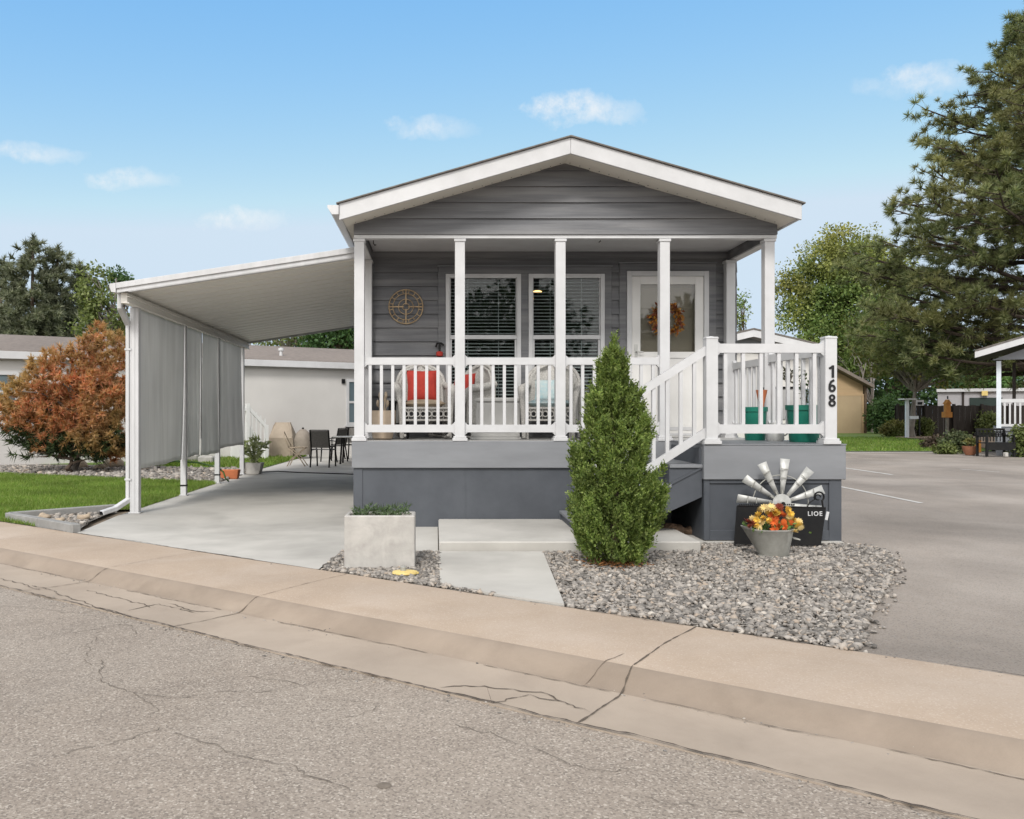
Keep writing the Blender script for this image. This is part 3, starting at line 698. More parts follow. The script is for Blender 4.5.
# railings
RB, RT = 1.128, 2.02
def rail(A, B, n, top=(1.934, 2.02), bot=(1.128, 1.219), w=.052, gus=True, slope=False, mat_=white):
    A, B = np.array(A, float), np.array(B, float); d = B-A; L = np.linalg.norm(d); d /= L; ang = math.atan2(d[1], d[0])
    m = MB(); mbm = MB(); nx, ny = -d[1]*w/2, d[0]*w/2
    def slab(m, t0, t1, za, zb_): 
        p, q = A+d*t0, A+d*t1
        m.add([(p[0]-nx, p[1]-ny, za), (q[0]-nx, q[1]-ny, za), (q[0]+nx, q[1]+ny, za), (p[0]+nx, p[1]+ny, za), (p[0]-nx, p[1]-ny, zb_), (q[0]-nx, q[1]-ny, zb_), (q[0]+nx, q[1]+ny, zb_), (p[0]+nx, p[1]+ny, zb_)],
              [(0,3,2,1),(4,5,6,7),(0,1,5,4),(1,2,6,5),(2,3,7,6),(3,0,4,7)])
    slab(m, 0, L, *top); slab(mbm, 0, L, *bot)
    if gus:
        g = .035; ww = w*.46
        for t0, sg in ((0, 1), (L, -1)):
            for zz, sz in ((top[0], -1), (top[1], 1), (bot[1], 1), (bot[0], -1)):
                pts = [(t0, zz), (t0+sg*g, zz), (t0, zz+sz*g)]
                vs = []
                for t, z_ in pts:
                    p = A+d*t; vs.append((p[0]-nx*.92, p[1]-ny*.92, z_))
                for t, z_ in pts:
                    p = A+d*t; vs.append((p[0]+nx*.92, p[1]+ny*.92, z_))
                (m if zz in top else mbm).add(vs, [(0,1,2), (5,4,3), (0,1,4,3), (1,2,5,4), (2,0,3,5)])
    r = part('railing', m, mat_, house); part('bottom_rail', mbm, mat_, r)
    first = None
    for i in range(n):
        t = L*(i+.5+.0)/n if n > 3 else L*(i+.5)/n
        p = A+d*t
        if first is None:
            b_ = MB().box(p[0]-.018, p[0]+.018, p[1]-.018, p[1]+.018, bot[1]+.0, top[0]); first = part('baluster', b_, mat_, r); p_first = p.copy()
        else:
            o = first.copy(); COL.objects.link(o); o.parent = r; o.location = (p[0]-p_first[0], p[1]-p_first[1], 0)
    return r
hw = .059
for i in range(3): rail((PX[i]+hw, pY), (PX[i+1]-hw, pY), 8)
LX0, LX1, LY = 2.88, 4.12, 8.92       # landing newels
rail((XR-.082, FY+.12), (XR-.082, WY-.145), 7); rail((XL+.063, FY+.12), (XL+.083, WY-.145), 7)
# landing
mb = MB().box(2.79, 4.27, 8.85, FY-.021, .665, DK+.001); part('landing', mb, band_grey, house, bevel=.006)
fb_ = MB()
for i in range(8): fb_.box(2.785, 4.275, 8.845+i*.154, 8.845+.150+i*.154, DK+.0015, DK+.012)
part('landing_board', fb_, band_grey, house)
mb = MB()
z1_ = .664; x0, x1 = 2.80, 4.235; y0 = 8.875
mb.box(x0, x1, y0+.02, y0+.05, .03, z1_)
mb.box(x0-.0, x0+.06, y0, y0+.019, .03, z1_).box(x1-.13, x1, y0, y0+.019, -.02, z1_).box(x0+.061, x1-.131, y0, y0+.019, .03, .135).box(x0+.061, x1-.131, y0, y0+.019, z1_-.04, z1_)
mb.box(x1-.035, x1, y0+.051, FY+.0, -.02, z1_).box(x0, x0+.035, y0+.051, FY, .03, z1_)
part('landing_skirt', mb, skirt_dark, house, bevel=.003)
def newel(cx, cy, z0, z1, w=.122):
    b = post(cx, cy, z0, z1, w, cap=False); b.box(cx-w/2-.005, cx+w/2+.005, cy-w/2-.005, cy+w/2+.005, z1-.022, z1-.008)
    o_ = MB(); q = w/2+.006
    b.add([(cx-q, cy-q, z1-.009), (cx+q, cy-q, z1-.009), (cx+q, cy+q, z1-.009), (cx-q, cy+q, z1-.009), (cx, cy, z1+.012)], [(0,1,4),(1,2,4),(2,3,4),(3,0,4),(3,2,1,0)])
    return part('newel_post', b, white, house, bevel=.003)
n1 = newel(LX0, LY, DK+.01, 2.155); n2 = newel(LX1, LY, DK+.01, 2.16)
rail((LX0+.061, LY), (LX1-.061, LY), 6, (1.99, 2.085), (1.146, 1.24), .055)
rail((LX1-.02, LY+.062), (XR-.082, FY-.0), 7, (1.96, 2.05), (1.146, 1.235))
# house number
def text_part(s, size, loc, m, parent, rotx=90, ext=.004, off=0.0, name='house_number', rotz=0, sx=1.0):
    cu = bpy.data.curves.new(name, 'FONT'); cu.body = s; cu.size = size; cu.extrude = ext; cu.offset = off; cu.space_character = 1.22; cu.align_x = 'CENTER'; cu.align_y = 'CENTER'
    to = bpy.data.objects.new(name, cu); COL.objects.link(to); dg = bpy.context.evaluated_depsgraph_get()
    me = bpy.data.meshes.new_from_object(to.evaluated_get(dg)); bpy.data.objects.remove(to); me.materials.clear(); me.materials.append(m)
    o = bpy.data.objects.new(name, me); COL.objects.link(o)
    L = root_loc(parent); M_ = Matrix.Translation(Vector(loc)-L) @ Matrix.Rotation(R(rotz), 4, 'Z') @ Matrix.Rotation(R(rotx), 4, 'X') @ Matrix.Diagonal((sx, 1, 1, 1))
    me.transform(M_); o.parent = parent; return o
def stroke(m, pts, w, c, closed=False, t=.005):
    n = len(pts); L = []; Rr = []
    for i in range(n):
        a = pts[(i-1) % n] if closed or i > 0 else pts[i]; b = pts[(i+1) % n] if closed or i < n-1 else pts[i]
        dx, dz = b[0]-a[0], b[1]-a[1]; l = math.hypot(dx, dz); nx, nz = -dz/l*w/2, dx/l*w/2
        L.append((pts[i][0]+nx, pts[i][1]+nz)); Rr.append((pts[i][0]-nx, pts[i][1]-nz))
    k = n if closed else n-1; o = len(m.v)
    for q in (L, Rr):
        for y in (0, -t): m.v += [(c[0]+p[0], c[1]+y, c[2]+p[1]) for p in q]
    for i in range(k):
        j = (i+1) % n
        m.f += [(o+n+i, o+n+j, o+3*n+j, o+3*n+i), (o+i, o+j, o+n+j, o+n+i), (o+2*n+i, o+3*n+i, o+3*n+j, o+2*n+j)]
    if not closed: m.f += [(o, o+n, o+3*n, o+2*n), (o+n-1, o+3*n-1, o+4*n-1, o+2*n-1)]
def ell(cx, cz, rx, rz_, a0=0, a1=360, n=20): return [(cx+rx*math.cos(R(a0+(a1-a0)*i/n)), cz+rz_*math.sin(R(a0+(a1-a0)*i/n))) for i in range(n+(0 if abs(a1-a0) == 360 else 1))]
for ch, py in (('1', 371.5), ('6', 386), ('8', 400.5)):
    c = (LX1+.006, LY-.0645, WZ(py, 8.86)); m = MB()
    if ch == '1': stroke(m, [(.008, -.064), (.008, .064)], .026, c); stroke(m, [(.012, .056), (-.03, .030)], .022, c, t=.0042)
    if ch == '6': stroke(m, ell(0, -.024, .026, .029), .024, c, True); stroke(m, [(-.026, -.024), (-.024, .012), (-.010, .044), (.022, .062)], .024, c, t=.0042)
    if ch == '8': stroke(m, ell(0, -.028, .027, .026), .023, c, True); stroke(m, ell(0, .031, .023, .023), .022, c, True, t=.0042)
    part('house_number', m, black_paint, n2)
# stair
tr = .31; ri = .205
sk = MB(); tb = []
nose = [2.79, 2.466, 2.14, 1.81, 1.48]
tops = [.82, .615, .41, .205]
ys0, ys1 = 8.90, 10.06
for i, zt in enumerate(tops):
    xa, xb = nose[i+1], nose[i]
    part('tread', MB().box(xa-.02, xb+.0, ys0-.012, ys1, zt-.035, zt), band_grey, house, bevel=.004)
    part('riser', MB().box(xb-.02, xb-.001, ys0+.042, ys1-.04, zt+.001, zt+ri-.036), skirt_dark, house)
part('riser', MB().box(nose[4]-.001, nose[4]+.02, ys0+.042, ys1-.04, .1, .169), skirt_dark, house)
def stringer(ya, yb):
    prof_ = [(1.46, .10)]
    prof_ += [(1.46, .17), (1.79, .169), (1.79, .374), (2.12, .374), (2.12, .579), (2.446, .579), (2.446, .784), (2.788, .784)]
    prof_ += [(2.788, .48), (1.95, .10)]
    return MB().prism(prof_, ya, yb)
part('stringer', stringer(ys0+.012, ys0+.04), skirt_dark, house); part('stringer', stringer(ys1-.038, ys1-.01), skirt_dark, house)
sl_ = (.784-.169)/(2.446-1.46)
part('stringer_trim', MB().bar((1.60, ys0+.004, .17), (2.786, ys0+.004, .17+1.186*.52), .014, .02) , skirt_dark, house)
# sloped hand rail
def sloped(ya, newel_lo=True):
    m = MB(); xa, xb = 1.76, LX0-.061; sl = .64
    def z_(x, zb): return zb - sl*(xb-x)
    def sr(zt0, zt1): return MB().prism([(xa, z_(xa, zt0)), (xb, z_(xb, zt0)), (xb, z_(xb, zt1)), (xa, z_(xa, zt1))], ya-.027, ya+.027)
    r = part('stair_railing', sr(1.96, 2.06), white, house); part('bottom_rail', sr(1.10, 1.20), white, r)
    for i in range(9):
        x = xb-.11-i*.142
        if x < xa+.05: break
        part('baluster', MB().prism([(x-.018, z_(x-.018, 1.198)), (x+.018, z_(x+.018, 1.198)), (x+.018, z_(x+.018, 1.962)), (x-.018, z_(x-.018, 1.962))], ya-.018, ya+.018), white, r)
sloped(LY)
newel(1.70, LY, .205, 1.36)

# ------------------------------------------------------------------ carport
cp = thing('carport', 'white metal carport with ribbed roof and grey shade cloths along its outer side', 'carport', (-2.6, 11.5, 0))
cX0, cX1, cY0, cY1 = -4.105, -1.02, 10.92, 19.2
def cz(x): return 3.0 + (x+4.17)*.155
mb = MB(); prof_ = []
y = cY0+.06
while y < cY1-.05:
    prof_ += [(y, 0), (y+.32, 0), (y+.335, .055), (y+.37, .055), (y+.385, 0)]; y += .39
n = len(prof_)
for x in (cX0+.02, cX1):
    for (yy, h) in prof_: mb.v.append((x, yy, cz(x)-.075+h))
for i in range(n-1): mb.f.append((i, i+1, n+i+1, n+i))
croof = part('roof_panel', mb, pan_metal, cp)
part('roof_skin', MB().prism([(cX0+.01, cz(cX0)-.025), (cX1, cz(cX1)-.02), (cX1, cz(cX1)), (cX0+.01, cz(cX0))], cY0+.05, cY1-.02), white_metal, croof)
fm = MB()
fm.prism([(cX0, cz(cX0)-.115), (cX1, cz(cX1)-.115), (cX1, cz(cX1)+.008), (cX0, cz(cX0)+.008)], cY0, cY0+.03)
fm.prism([(cX0, cz(cX0)-.06), (cX1, cz(cX1)-.06), (cX1, cz(cX1)+.012), (cX0, cz(cX0)+.012)], cY0-.022, cY0-.001)
fm.prism([(cX0+.15, cz(cX0+.15)-.125), (cX1, cz(cX1)-.125), (cX1, cz(cX1)-.116), (cX0+.15, cz(cX0+.15)-.116)], cY0+.0, cY0+.06)
part('fascia', fm, white_metal, croof, bevel=.003)
part('fascia', MB().prism([(cX0, cz(cX0)-.115), (cX1, cz(cX1)-.115), (cX1, cz(cX1)+.008), (cX0, cz(cX0)+.008)], cY1-.02, cY1+.01), white_metal, croof)
gm = MB().prism([(cX0-.005, 2.90), (cX0-.005, 3.02), (cX0-.012, 3.02), (cX0-.085, 3.01), (cX0-.085, 2.97), (cX0-.06, 2.905)], cY0-.02, cY1+.01)
part('gutter', gm, white_metal, croof)
pxs = -4.06
part('header', MB().box(pxs-.035, pxs+.05, cY0+.12, cY1-.05, 2.78, 2.915).box(pxs+.051, pxs+.075, cY0+.12, cY1-.05, 2.775, 2.79).box(pxs+.051, pxs+.075, cY0+.12, cY1-.05, 2.86, 2.875), pan_metal, cp, bevel=.004)
pys = [11.53, 13.93, 16.30, 18.62]
for i, py_ in enumerate(pys):
    w = .055 if i == 0 else .045
    q = MB().box(pxs-w, pxs+w, py_-w, py_+w, .008, 2.779).box(pxs-w-.02, pxs+w+.02, py_-w-.02, py_+w+.02, .004, .02)
    if i == 0: q.box(pxs-w-.004, pxs-w+.012, py_-w-.004, py_+w, .02, 2.775).box(pxs+.0, pxs+.008, py_-w-.006, py_-w, .02, 2.775)
    part('post', q, white_metal, cp, bevel=.006)
for y_ in (13.93, 16.30): part('strap', MB().box(pxs-.05, pxs+.05, y_-.05, y_+.05, .16, .185), black_metal, cp)
dsx, dsy = pxs-.092, 11.50
ds = MB()
ds.bar((cX0-.05, 11.2, 2.93), (cX0-.05, 11.2, 2.72), .075, .06).bar((cX0-.05, 11.2, 2.74), (dsx, dsy, 2.55), .075, .06).bar((dsx, dsy, 2.58), (dsx, dsy, .16), .05, .07, (0, 1, 0))
ds.bar((dsx+.01, dsy+.01, .19), (dsx-.10, dsy-.22, .09), .075, .062).bar((dsx-.09, dsy-.20, .095), (dsx-.21, dsy-.40, .055), .075, .062)
part('downspout', ds, white_metal, cp, bevel=.008)
part('downspout_mouth', MB().bar((dsx-.205, dsy-.388, .056), (dsx-.2115, dsy-.403, .0542), .058, .046), black_metal, cp)
for s_ in (.45, 2.2): part('downspout_strap', MB().box(dsx-.034, dsx+.05, dsy-.043, dsy+.043, s_, s_+.025), white_metal, cp)
def cloth(ya, yb, z0, z1, seed, sag=.03, name='shade_cloth', x=pxs+.01):
    ny, nz = 26, 30; m = MB(); r = np.random.RandomState(seed); ph = r.rand(4)*6
    for i in range(ny+1):
        u = i/ny
        for j in range(nz+1):
            w = j/nz; amp = .010*(1-w)+.004
            xx = x+amp*(math.sin(u*9+ph[0]+w*1.5)+.6*math.sin(u*21+ph[1]+w*2))+ .03*(1-w)**2*math.sin(u*3+ph[2])
            m.v.append((xx, ya+(yb-ya)*u, z0+(z1-z0)*w + (1-w)*(sag*math.sin(u*math.pi)+.005*math.sin(u*14+ph[3]))))
    for i in range(ny):
        for j in range(nz): a_ = i*(nz+1)+j; m.f.append((a_, a_+nz+1, a_+nz+2, a_+1))
    o = part(name, m, screen_cloth, cp, smooth=180); s = o.modifiers.new('thick', 'SOLIDIFY'); s.thickness = .004
    return o
cloth(11.60, 13.86, .60, 2.775, 3, -.008); cloth(13.99, 14.98, .62, 2.775, 5, .01); cloth(15.10, 16.24, .60, 2.775, 6, -.006); cloth(16.36, 18.45, .66, 2.775, 8, .012)
cp.rotation_euler = (0, 0, R(1.45))
part('eyelet_strip', MB().box(pxs+.0, pxs+.012, 15.0, 15.07, .9, 2.77), white_metal, cp)

# ------------------------------------------------------------------ things on and around the porch
def arc(c, r, a0, a1, n, axis='y'):
    out = []
    for i in range(n+1):
        a = R(a0+(a1-a0)*i/n); u, w = r*math.cos(a), r*math.sin(a)
        out.append((c[0]+u, c[1], c[2]+w) if axis == 'y' else (c[0]+u, c[1]+w, c[2]) if axis == 'z' else (c[0], c[1]+u, c[2]+w))
    return out
# compass wall plaque
cx, czz, yy = WX(405.9, WY-.05), WZ(306.7, WY-.05), WY-.045
pl = thing('wall_plaque', 'round bronze openwork compass plaque on the dark siding left of the windows', 'wall decoration', (cx, WY-.02, czz))
m = MB()
for r_, t in ((.228, .009), (.175, .006), (.10, .006), (.045, .006)): m.torus((cx, yy, czz), r_, t, 'y', 40, 6)
part('ring', m, bronze, pl, smooth=60)
m = MB()
for k in range(4):
    a = k*math.pi/2; m.bar((cx+.03*math.cos(a), yy, czz+.03*math.sin(a)), (cx+.235*math.cos(a), yy, czz+.235*math.sin(a)), .016, .012, (0, 1, 0))
for k in range(16):
    a = (k+.5)*math.pi/8; m.bar((cx+.175*math.cos(a), yy, czz+.175*math.sin(a)), (cx+.228*math.cos(a), yy, czz+.228*math.sin(a)), .01, .01, (0, 1, 0))
part('spoke', m, bronze, pl)
m = MB()
for k in range(8):
    a = k*math.pi/4; L = .165 if k % 2 == 0 else .12
    for s in (-1, 1):
        c_, s_ = math.cos(a), math.sin(a); px_, pz_ = -s_*.022*s, c_*.022*s
        m.tube([(cx, yy, czz), (cx+.055*c_+px_, yy, czz+.055*s_+pz_), (cx+L*c_, yy, czz+L*s_)], .005, 5)
for k in range(12):
    a = k*math.pi/6+.13; m.torus((cx+.138*math.cos(a), yy, czz+.138*math.sin(a)), .022, .004, 'y', 10, 5)
part('star', m, bronze, pl)
part('hub', MB().lathe([(.018, 0), (.018, .012), (0, .016)], (0, 0, 0), 12), bronze, pl).matrix_basis = Matrix.Translation((0, yy-WY+.01, 0)) @ Matrix.Rotation(R(90), 4, 'X')
pl.children[-1].data.transform(Matrix.Translation(pl.location))

# wreath
wx, wz, wy = WX(666.5, WY-.05), WZ(319.5, WY-.05), WY-.07
wr = thing('wreath', 'autumn leaf wreath of orange yellow and brown hanging on the front door', 'wreath', (wx, wy, wz))
part('ring', MB().torus((wx, wy+.03, wz), .165, .022, 'y', 28, 6), bark, wr, smooth=180)
N_ = 330; a = rng.rand(N_)*6.283; rr = .165+rng.normal(size=N_)*.025
P = np.c_[wx+rr*np.cos(a), wy-.0+rng.normal(size=N_)*.015, wz+rr*np.sin(a)]
D = rdir(N_)+np.c_[np.cos(a), np.full(N_, -.4), np.sin(a)]*.5
v, f = leaf_quads(P, D, rdir(N_)+np.array([0, -1.2, 0]), .05+.03*rng.rand(N_), .035)
np_obj('leaf', v, f, foliage('autumn_leaves', [(.30, .10, .02), (.42, .20, .03), (.22, .05, .02), (.12, .05, .025), (.45, .27, .08)], clump=20, transl=.15), wr)['kind'] = 'stuff'

# wicker chairs
def wicker_chair(name, label, loc, rz_, fan=False, seat_m=None, group='wicker chairs on the porch'):
    t = thing(name, label, 'chair', (0, 0, 0), group)
    seat_z = .40
    m = MB().box(-.29, .29, -.28, .26, seat_z-.05, seat_z); part('seat', m, wicker, t, bevel=.015)
    # back: a shell
    m = MB(); n = 20; k = 8; H = .56 if not fan else .58
    for i in range(n+1):
        u = -1+2*i/n
        for j in range(k+1):
            w = j/k; half = (.33 if fan else .30)*math.sqrt(max(0, 1-max(0, (w-.45)/.56)**2.2)) if w > .45 else (.33 if fan else .30)
            x = u*half; yb = .25+.10*w-.10*abs(u)**2.5*(1 if fan else .7)
            m.v.append((x, yb, seat_z+H*w))
    for i in range(n):
        for j in range(k): a_ = i*(k+1)+j; m.f.append((a_, a_+k+1, a_+k+2, a_+1))
    bo = part('backrest', m, wicker, t, smooth=180); s = bo.modifiers.new('thick', 'SOLIDIFY'); s.thickness = .03
    m = MB(); pts = []
    for i in range(25):
        an = math.pi*i/24; hw_ = .33 if fan else .30
        pts.append((hw_*math.cos(an)*1.03, .33-.09*abs(math.cos(an))**2.5, seat_z+.26+(H-.26)*math.sin(an)**.8))
    m.tube([(pts[0][0], .24, .02)]+pts+[(pts[-1][0], .24, .02)], .026, 7); part('back_frame', m, wicker, t, smooth=60)
    for s in (-1, 1):
        m = MB(); m.tube([(s*.31, .26, seat_z+.30), (s*.345, .05, seat_z+.26), (s*.35, -.17, seat_z+.24), (s*.335, -.28, seat_z+.17), (s*.315, -.31, seat_z+.02), (s*.30, -.30, .02)], [.045, .05, .05, .042, .032, .026], 8)
        part('arm', m, wicker, t, smooth=60)
        part('side_panel', MB().box(s*.315-.012, s*.315+.012, -.24, .24, seat_z-.2, seat_z+.24), wicker, t)
    m = MB().box(-.29, .29, -.30, -.275, seat_z-.02, seat_z+.005).box(-.29, .29, -.30, -.275, seat_z-.17, seat_z-.145)
    for i in range(8):
        x = -.255+i*.073; m.torus((x, -.288, seat_z-.083), .034, .009, 'y', 14, 5)
        m.box(x-.039, x-.033, -.296, -.28, seat_z-.145, seat_z-.02)
    part('apron', m, wicker, t)
    for s in (-1, 1):
        part('rocker', MB().tube([(s*.27, -.36, .055), (s*.27, -.15, .022), (s*.27, .08, .02), (s*.27, .32, .07)], .018, 6), wicker, t, smooth=60) if not fan else part('leg', MB().tube([(s*.27, -.24, .0), (s*.27, -.24, .36)], .022, 6), wicker, t)
    t.location = loc; t.rotation_euler = (0, 0, rz_); return t
wicker_chair('wicker_chair', 'white wicker rocking chair in the left bay behind the railing holding a red cushion', (-.165, 10.86, DK+.004), R(8))
wicker_chair('wicker_chair', 'white wicker chair turned sideways beside the white storage box', (.36, 11.02, DK+.004), R(-50))
wicker_chair('wicker_chair', 'white wicker chair with a round fan back and pale blue cushion', (1.46, 10.80, DK+.004), R(-14), fan=True)
def cushion(name, label, c, size, m, rot=(0, 0, 0), cat='cushion', group=None):
    b = MB(); n = 12
    for sgn in (-1, 1):
        for i in range(n+1):
            for j in range(n+1):
                u, w = -1+2*i/n, -1+2*j/n; h = (1-abs(u)**3)*(1-abs(w)**3); pin = 1-.06*(1-abs(u))*abs(w)**4 ; pin2 = 1-.06*(1-abs(w))*abs(u)**4
                b.v.append((u*size[0]/2*pin2, sgn*size[1]/2*(h**.5), w*size[2]/2*pin))
    o_ = (n+1)**2
    for i in range(n):
        for j in range(n):
            a_ = i*(n+1)+j; b.f.append((a_, a_+n+1, a_+n+2, a_+1)); b.f.append((o_+a_, o_+a_+1, o_+a_+n+2, o_+a_+n+1))
    o = part(name, b, m, None, smooth=180); o.location = c; o.rotation_euler = rot; return tag(o, label, cat, group)
cushion('pillow', 'square red pillow leaning on the back of the left rocking chair', (-.175, 10.93, DK+.68), (.40, .14, .42), red_cloth, (R(-14), 0, R(8)), 'pillow')
cushion('seat_cushion', 'tan seat cushion on the left white wicker rocking chair', (-.16, 10.82, DK+.45), (.52, .11, .48), tan_cloth, (R(90), 0, R(8)))
cushion('pillow', 'red pillow half hidden behind the second porch post', (.36, 11.08, DK+.66), (.38, .13, .38), red_cloth, (R(-12), 0, R(-50)), 'pillow')
cushion('seat_cushion', 'pale blue seat cushion on the fan back wicker chair', (1.45, 10.77, DK+.455), (.54, .12, .50), blue_cloth, (R(90), 0, R(-14)))
cushion('pillow', 'pale blue patterned pillow on the fan back wicker chair', (1.44, 10.93, DK+.62), (.34, .12, .30), blue_cloth, (R(-18), 0, R(-14)), 'pillow')
# storage box
sx0, sx1, sy0, sy1 = .62, 1.06, 10.72, 11.22
bx = thing('storage_box', 'pale grey panelled storage box under the left window', 'storage box', ((sx0+sx1)/2, sy0, DK+.004))
lg = mat('pale_grey_resin', (.46, .455, .44), (.42, .415, .40), rough=.5)
sx0, sx1 = .44, 1.06
part('body', MB().box(sx0, sx1, sy0, sy1, DK+.03, DK+.47).box(sx0+.06, sx1-.06, sy0-.012, sy0-.001, DK+.09, DK+.13).box(sx0+.06, sx0+.10, sy0-.012, sy0-.001, DK+.131, DK+.40).box(sx1-.10, sx1-.06, sy0-.012, sy0-.001, DK+.131, DK+.40), lg, bx, bevel=.006)
part('lid', MB().box(sx0-.015, sx1+.015, sy0-.02, sy1+.01, DK+.472, DK+.525), lg, bx, bevel=.012)
part('base', MB().box(sx0-.01, sx1+.01, sy0-.015, sy1, DK+.004, DK+.03), lg, bx)
# cream pot at left with dry plant
c = (-.66, 10.52, DK+.004)
cpot = thing('planter_pot', 'cream ribbed pot behind the leftmost porch bay', 'pot', c)
part('pot', MB().lathe([(.10, 0), (.125, .02), (.14, .14), (.145, .15), (.145, .165), (.155, .17), (.165, .36), (.15, .36), (.145, .31)], c, 20), cream_pot, cpot, smooth=35)
part('soil', MB().lathe([(.146, .305), (.146, .315), (0, .325)], c, 16), soil, cpot)
dp = thing('dried_plant', 'dried brown seed heads standing in the cream pot', 'plant', (c[0], c[1], c[2]+.32))
for k in range(6):
    a_ = k*1.1; tip = (c[0]+.06*math.cos(a_), c[1]+.05*math.sin(a_), c[2]+.45+.05*(k % 3))
    st = part('stalk', MB().tube([(c[0]+.02*math.cos(a_), c[1], c[2]+.32), tip], .006, 5), rock_tan, dp); part('seed_head', MB().ball(tip, (.02, .02, .045), 8, 6), rock_tan, st, smooth=180)
b_ = (-.475, 10.9, DK+.004)
stn = thing('side_table', 'small dark side table between the cream pot and rocking chair', 'table', b_)
part('tabletop', MB().box(b_[0]-.13, b_[0]+.13, b_[1]-.16, b_[1]+.16, b_[2]+.46, b_[2]+.485), black_metal, stn, bevel=.004)
part('shelf', MB().box(b_[0]-.115, b_[0]+.115, b_[1]-.14, b_[1]+.14, b_[2]+.12, b_[2]+.14), black_metal, stn)
part('side_panel', MB().box(b_[0]-.12, b_[0]+.12, b_[1]+.13, b_[1]+.142, b_[2]+.14, b_[2]+.46), black_metal, stn)
for sx_ in (-1, 1):
    for sy_ in (-1, 1): part('leg', MB().box(b_[0]+sx_*.115-.012, b_[0]+sx_*.115+.012, b_[1]+sy_*.14-.012, b_[1]+sy_*.14+.012, b_[2], b_[2]+.459), black_metal, stn)
# red bottle feeder on wall
fx, fz = WX(439.5, WY-.08), WZ(349, WY-.08)
fd = thing('hand_tool', 'small black hooked holder with a red base fixed left of the window', 'holder', (fx, WY-.06, fz))
part('arm', MB().tube([(fx-.05, WY-.06, fz+.03), (fx-.03, WY-.08, fz+.075), (fx+.02, WY-.08, fz+.08), (fx+.06, WY-.08, fz+.05)], .014, 7).tube([(fx, WY-.0, fz+.075), (fx, WY-.08, fz+.075), (fx, WY-.08, fz-.03)], .014, 7), black_metal, fd, smooth=60)
part('base', MB().lathe([(.03, -.1), (.045, -.09), (.045, -.04), (.02, -.03)], (fx, WY-.08, fz), 14, closed_top=True), red_cloth, fd, smooth=40)
fd.name = 'wall_holder'

def sprig_plant(name, label, loc, n, h, spread, m, leafL=.08, leafW=.03, cat='plant', stems=True, group=None):
    t = thing(name, label, cat, loc, group); L = np.array(loc)
    st = MB(); P = []; D = []
    for i in range(n):
        a_ = rng.rand()*6.283; tip = L + np.array([math.cos(a_)*spread*rng.rand(), math.sin(a_)*spread*rng.rand(), h*(.6+.5*rng.rand())])
        if stems: st.tube([L+(tip-L)*.0, L+(tip-L)*.5+np.array([0, 0, .04]), tip], [.006, .004, .002], 4)
        for k in range(9):
            u = .25+.75*k/8; P.append(L+(tip-L)*u+np.array([0, 0, .04*math.sin(u*3.1)])); D.append(rdir(1)[0]+np.array([0, 0, .5]))
    if stems: part('stem', st, bark, t)
    v, f = leaf_quads(np.array(P), np.array(D), rdir(len(P))+np.array([0, 0, .8]), leafL*(.6+.7*rng.rand(len(P))), leafW)
    np_obj('leaf', v, f, m, t)['kind'] = 'stuff'
    return t
green_leaf = foliage('bright_green_leaf', [(0.063, 0.133, 0.035), (0.112, 0.203, 0.056), (0.182, 0.266, 0.084)], clump=6, transl=0.35)
pale_leaf = foliage('pale_variegated_leaf', [(.32, .37, .17), (.50, .53, .34), (.22, .28, .11), (.60, .62, .44)], clump=5)
dark_leaf = foliage('dark_green_leaf', [(0.035, 0.072, 0.026), (0.056, 0.112, 0.035), (0.088, 0.152, 0.048)], clump=3, transl=0.3)
# potted plant by window 2
c = (2.02, 11.0, DK+.004)
t = thing('plant_pot', 'white pot of pale leaves beside the juniper behind the railing', 'pot', c)
part('pot', MB().lathe([(.09, 0), (.12, .22), (.13, .24), (.115, .24), (.11, .2), (0, .2)], c, 18), white, t, smooth=40)
sprig_plant('potted_plant', 'pale leafy plant in the white pot near the second window', (c[0], c[1], c[2]+.2), 14, .42, .2, pale_leaf, .10, .05)
# green pots
def bucket(label, c, r, h):
    t = thing('green_pot', label, 'pot', c, 'green pots at the landing')
    part('pot', MB().lathe([(r*.78, 0), (r*.84, .02), (r*.97, h*.86), (r*1.05, h*.865), (r*1.07, h), (r*.98, h), (r*.92, h*.8)], c, 28), green_pot, t, smooth=35)
    part('soil', MB().lathe([(r*.93, h*.79), (r*.93, h*.81), (0, h*.83)], c, 18), soil, t); return t
g1 = (WX(755, 10.0), 10.0, DK+.004); g2 = (WX(804, 9.45), 9.45, DK+.012)
bucket('tall dark green pot at the left behind the landing railing', g1, .135, .40); bucket('wide green pot at the right behind the landing railing', g2, .185, .41)
sprig_plant('potted_plant', 'thin dark plant growing up from the wide green pot', (g2[0], g2[1], g2[2]+.33), 9, .46, .16, dark_leaf, .05, .025)
c = (WX(783, 10.3), 10.3, DK+.004)
t = thing('plant_box', 'grey white planter box on legs between the two green pots', 'planter', c)
part('box', MB().box(c[0]-.20, c[0]+.16, c[1]-.12, c[1]+.12, c[2]+.25, c[2]+.62), lg, t, bevel=.006)
part('rim', MB().box(c[0]-.215, c[0]+.175, c[1]-.135, c[1]+.135, c[2]+.621, c[2]+.645), black_metal, t)
for sx_ in (-.18, .14): part('leg', MB().box(c[0]+sx_-.015, c[0]+sx_+.015, c[1]-.015, c[1]+.015, c[2], c[2]+.25), lg, t)
sprig_plant('potted_plant', 'small plant with dark leaves on top of the grey white planter box', (c[0]+.06, c[1], c[2]+.645), 10, .2, .13, foliage('herb_leaf', [(.05, .07, .04), (.18, .17, .13), (.03, .04, .025)], clump=8), .06, .03)
c = (WX(765, 10.15), 10.15, DK+.40)
t = thing('clay_cone', 'rust brown clay cone standing in the dark green pot', 'ornament', c)
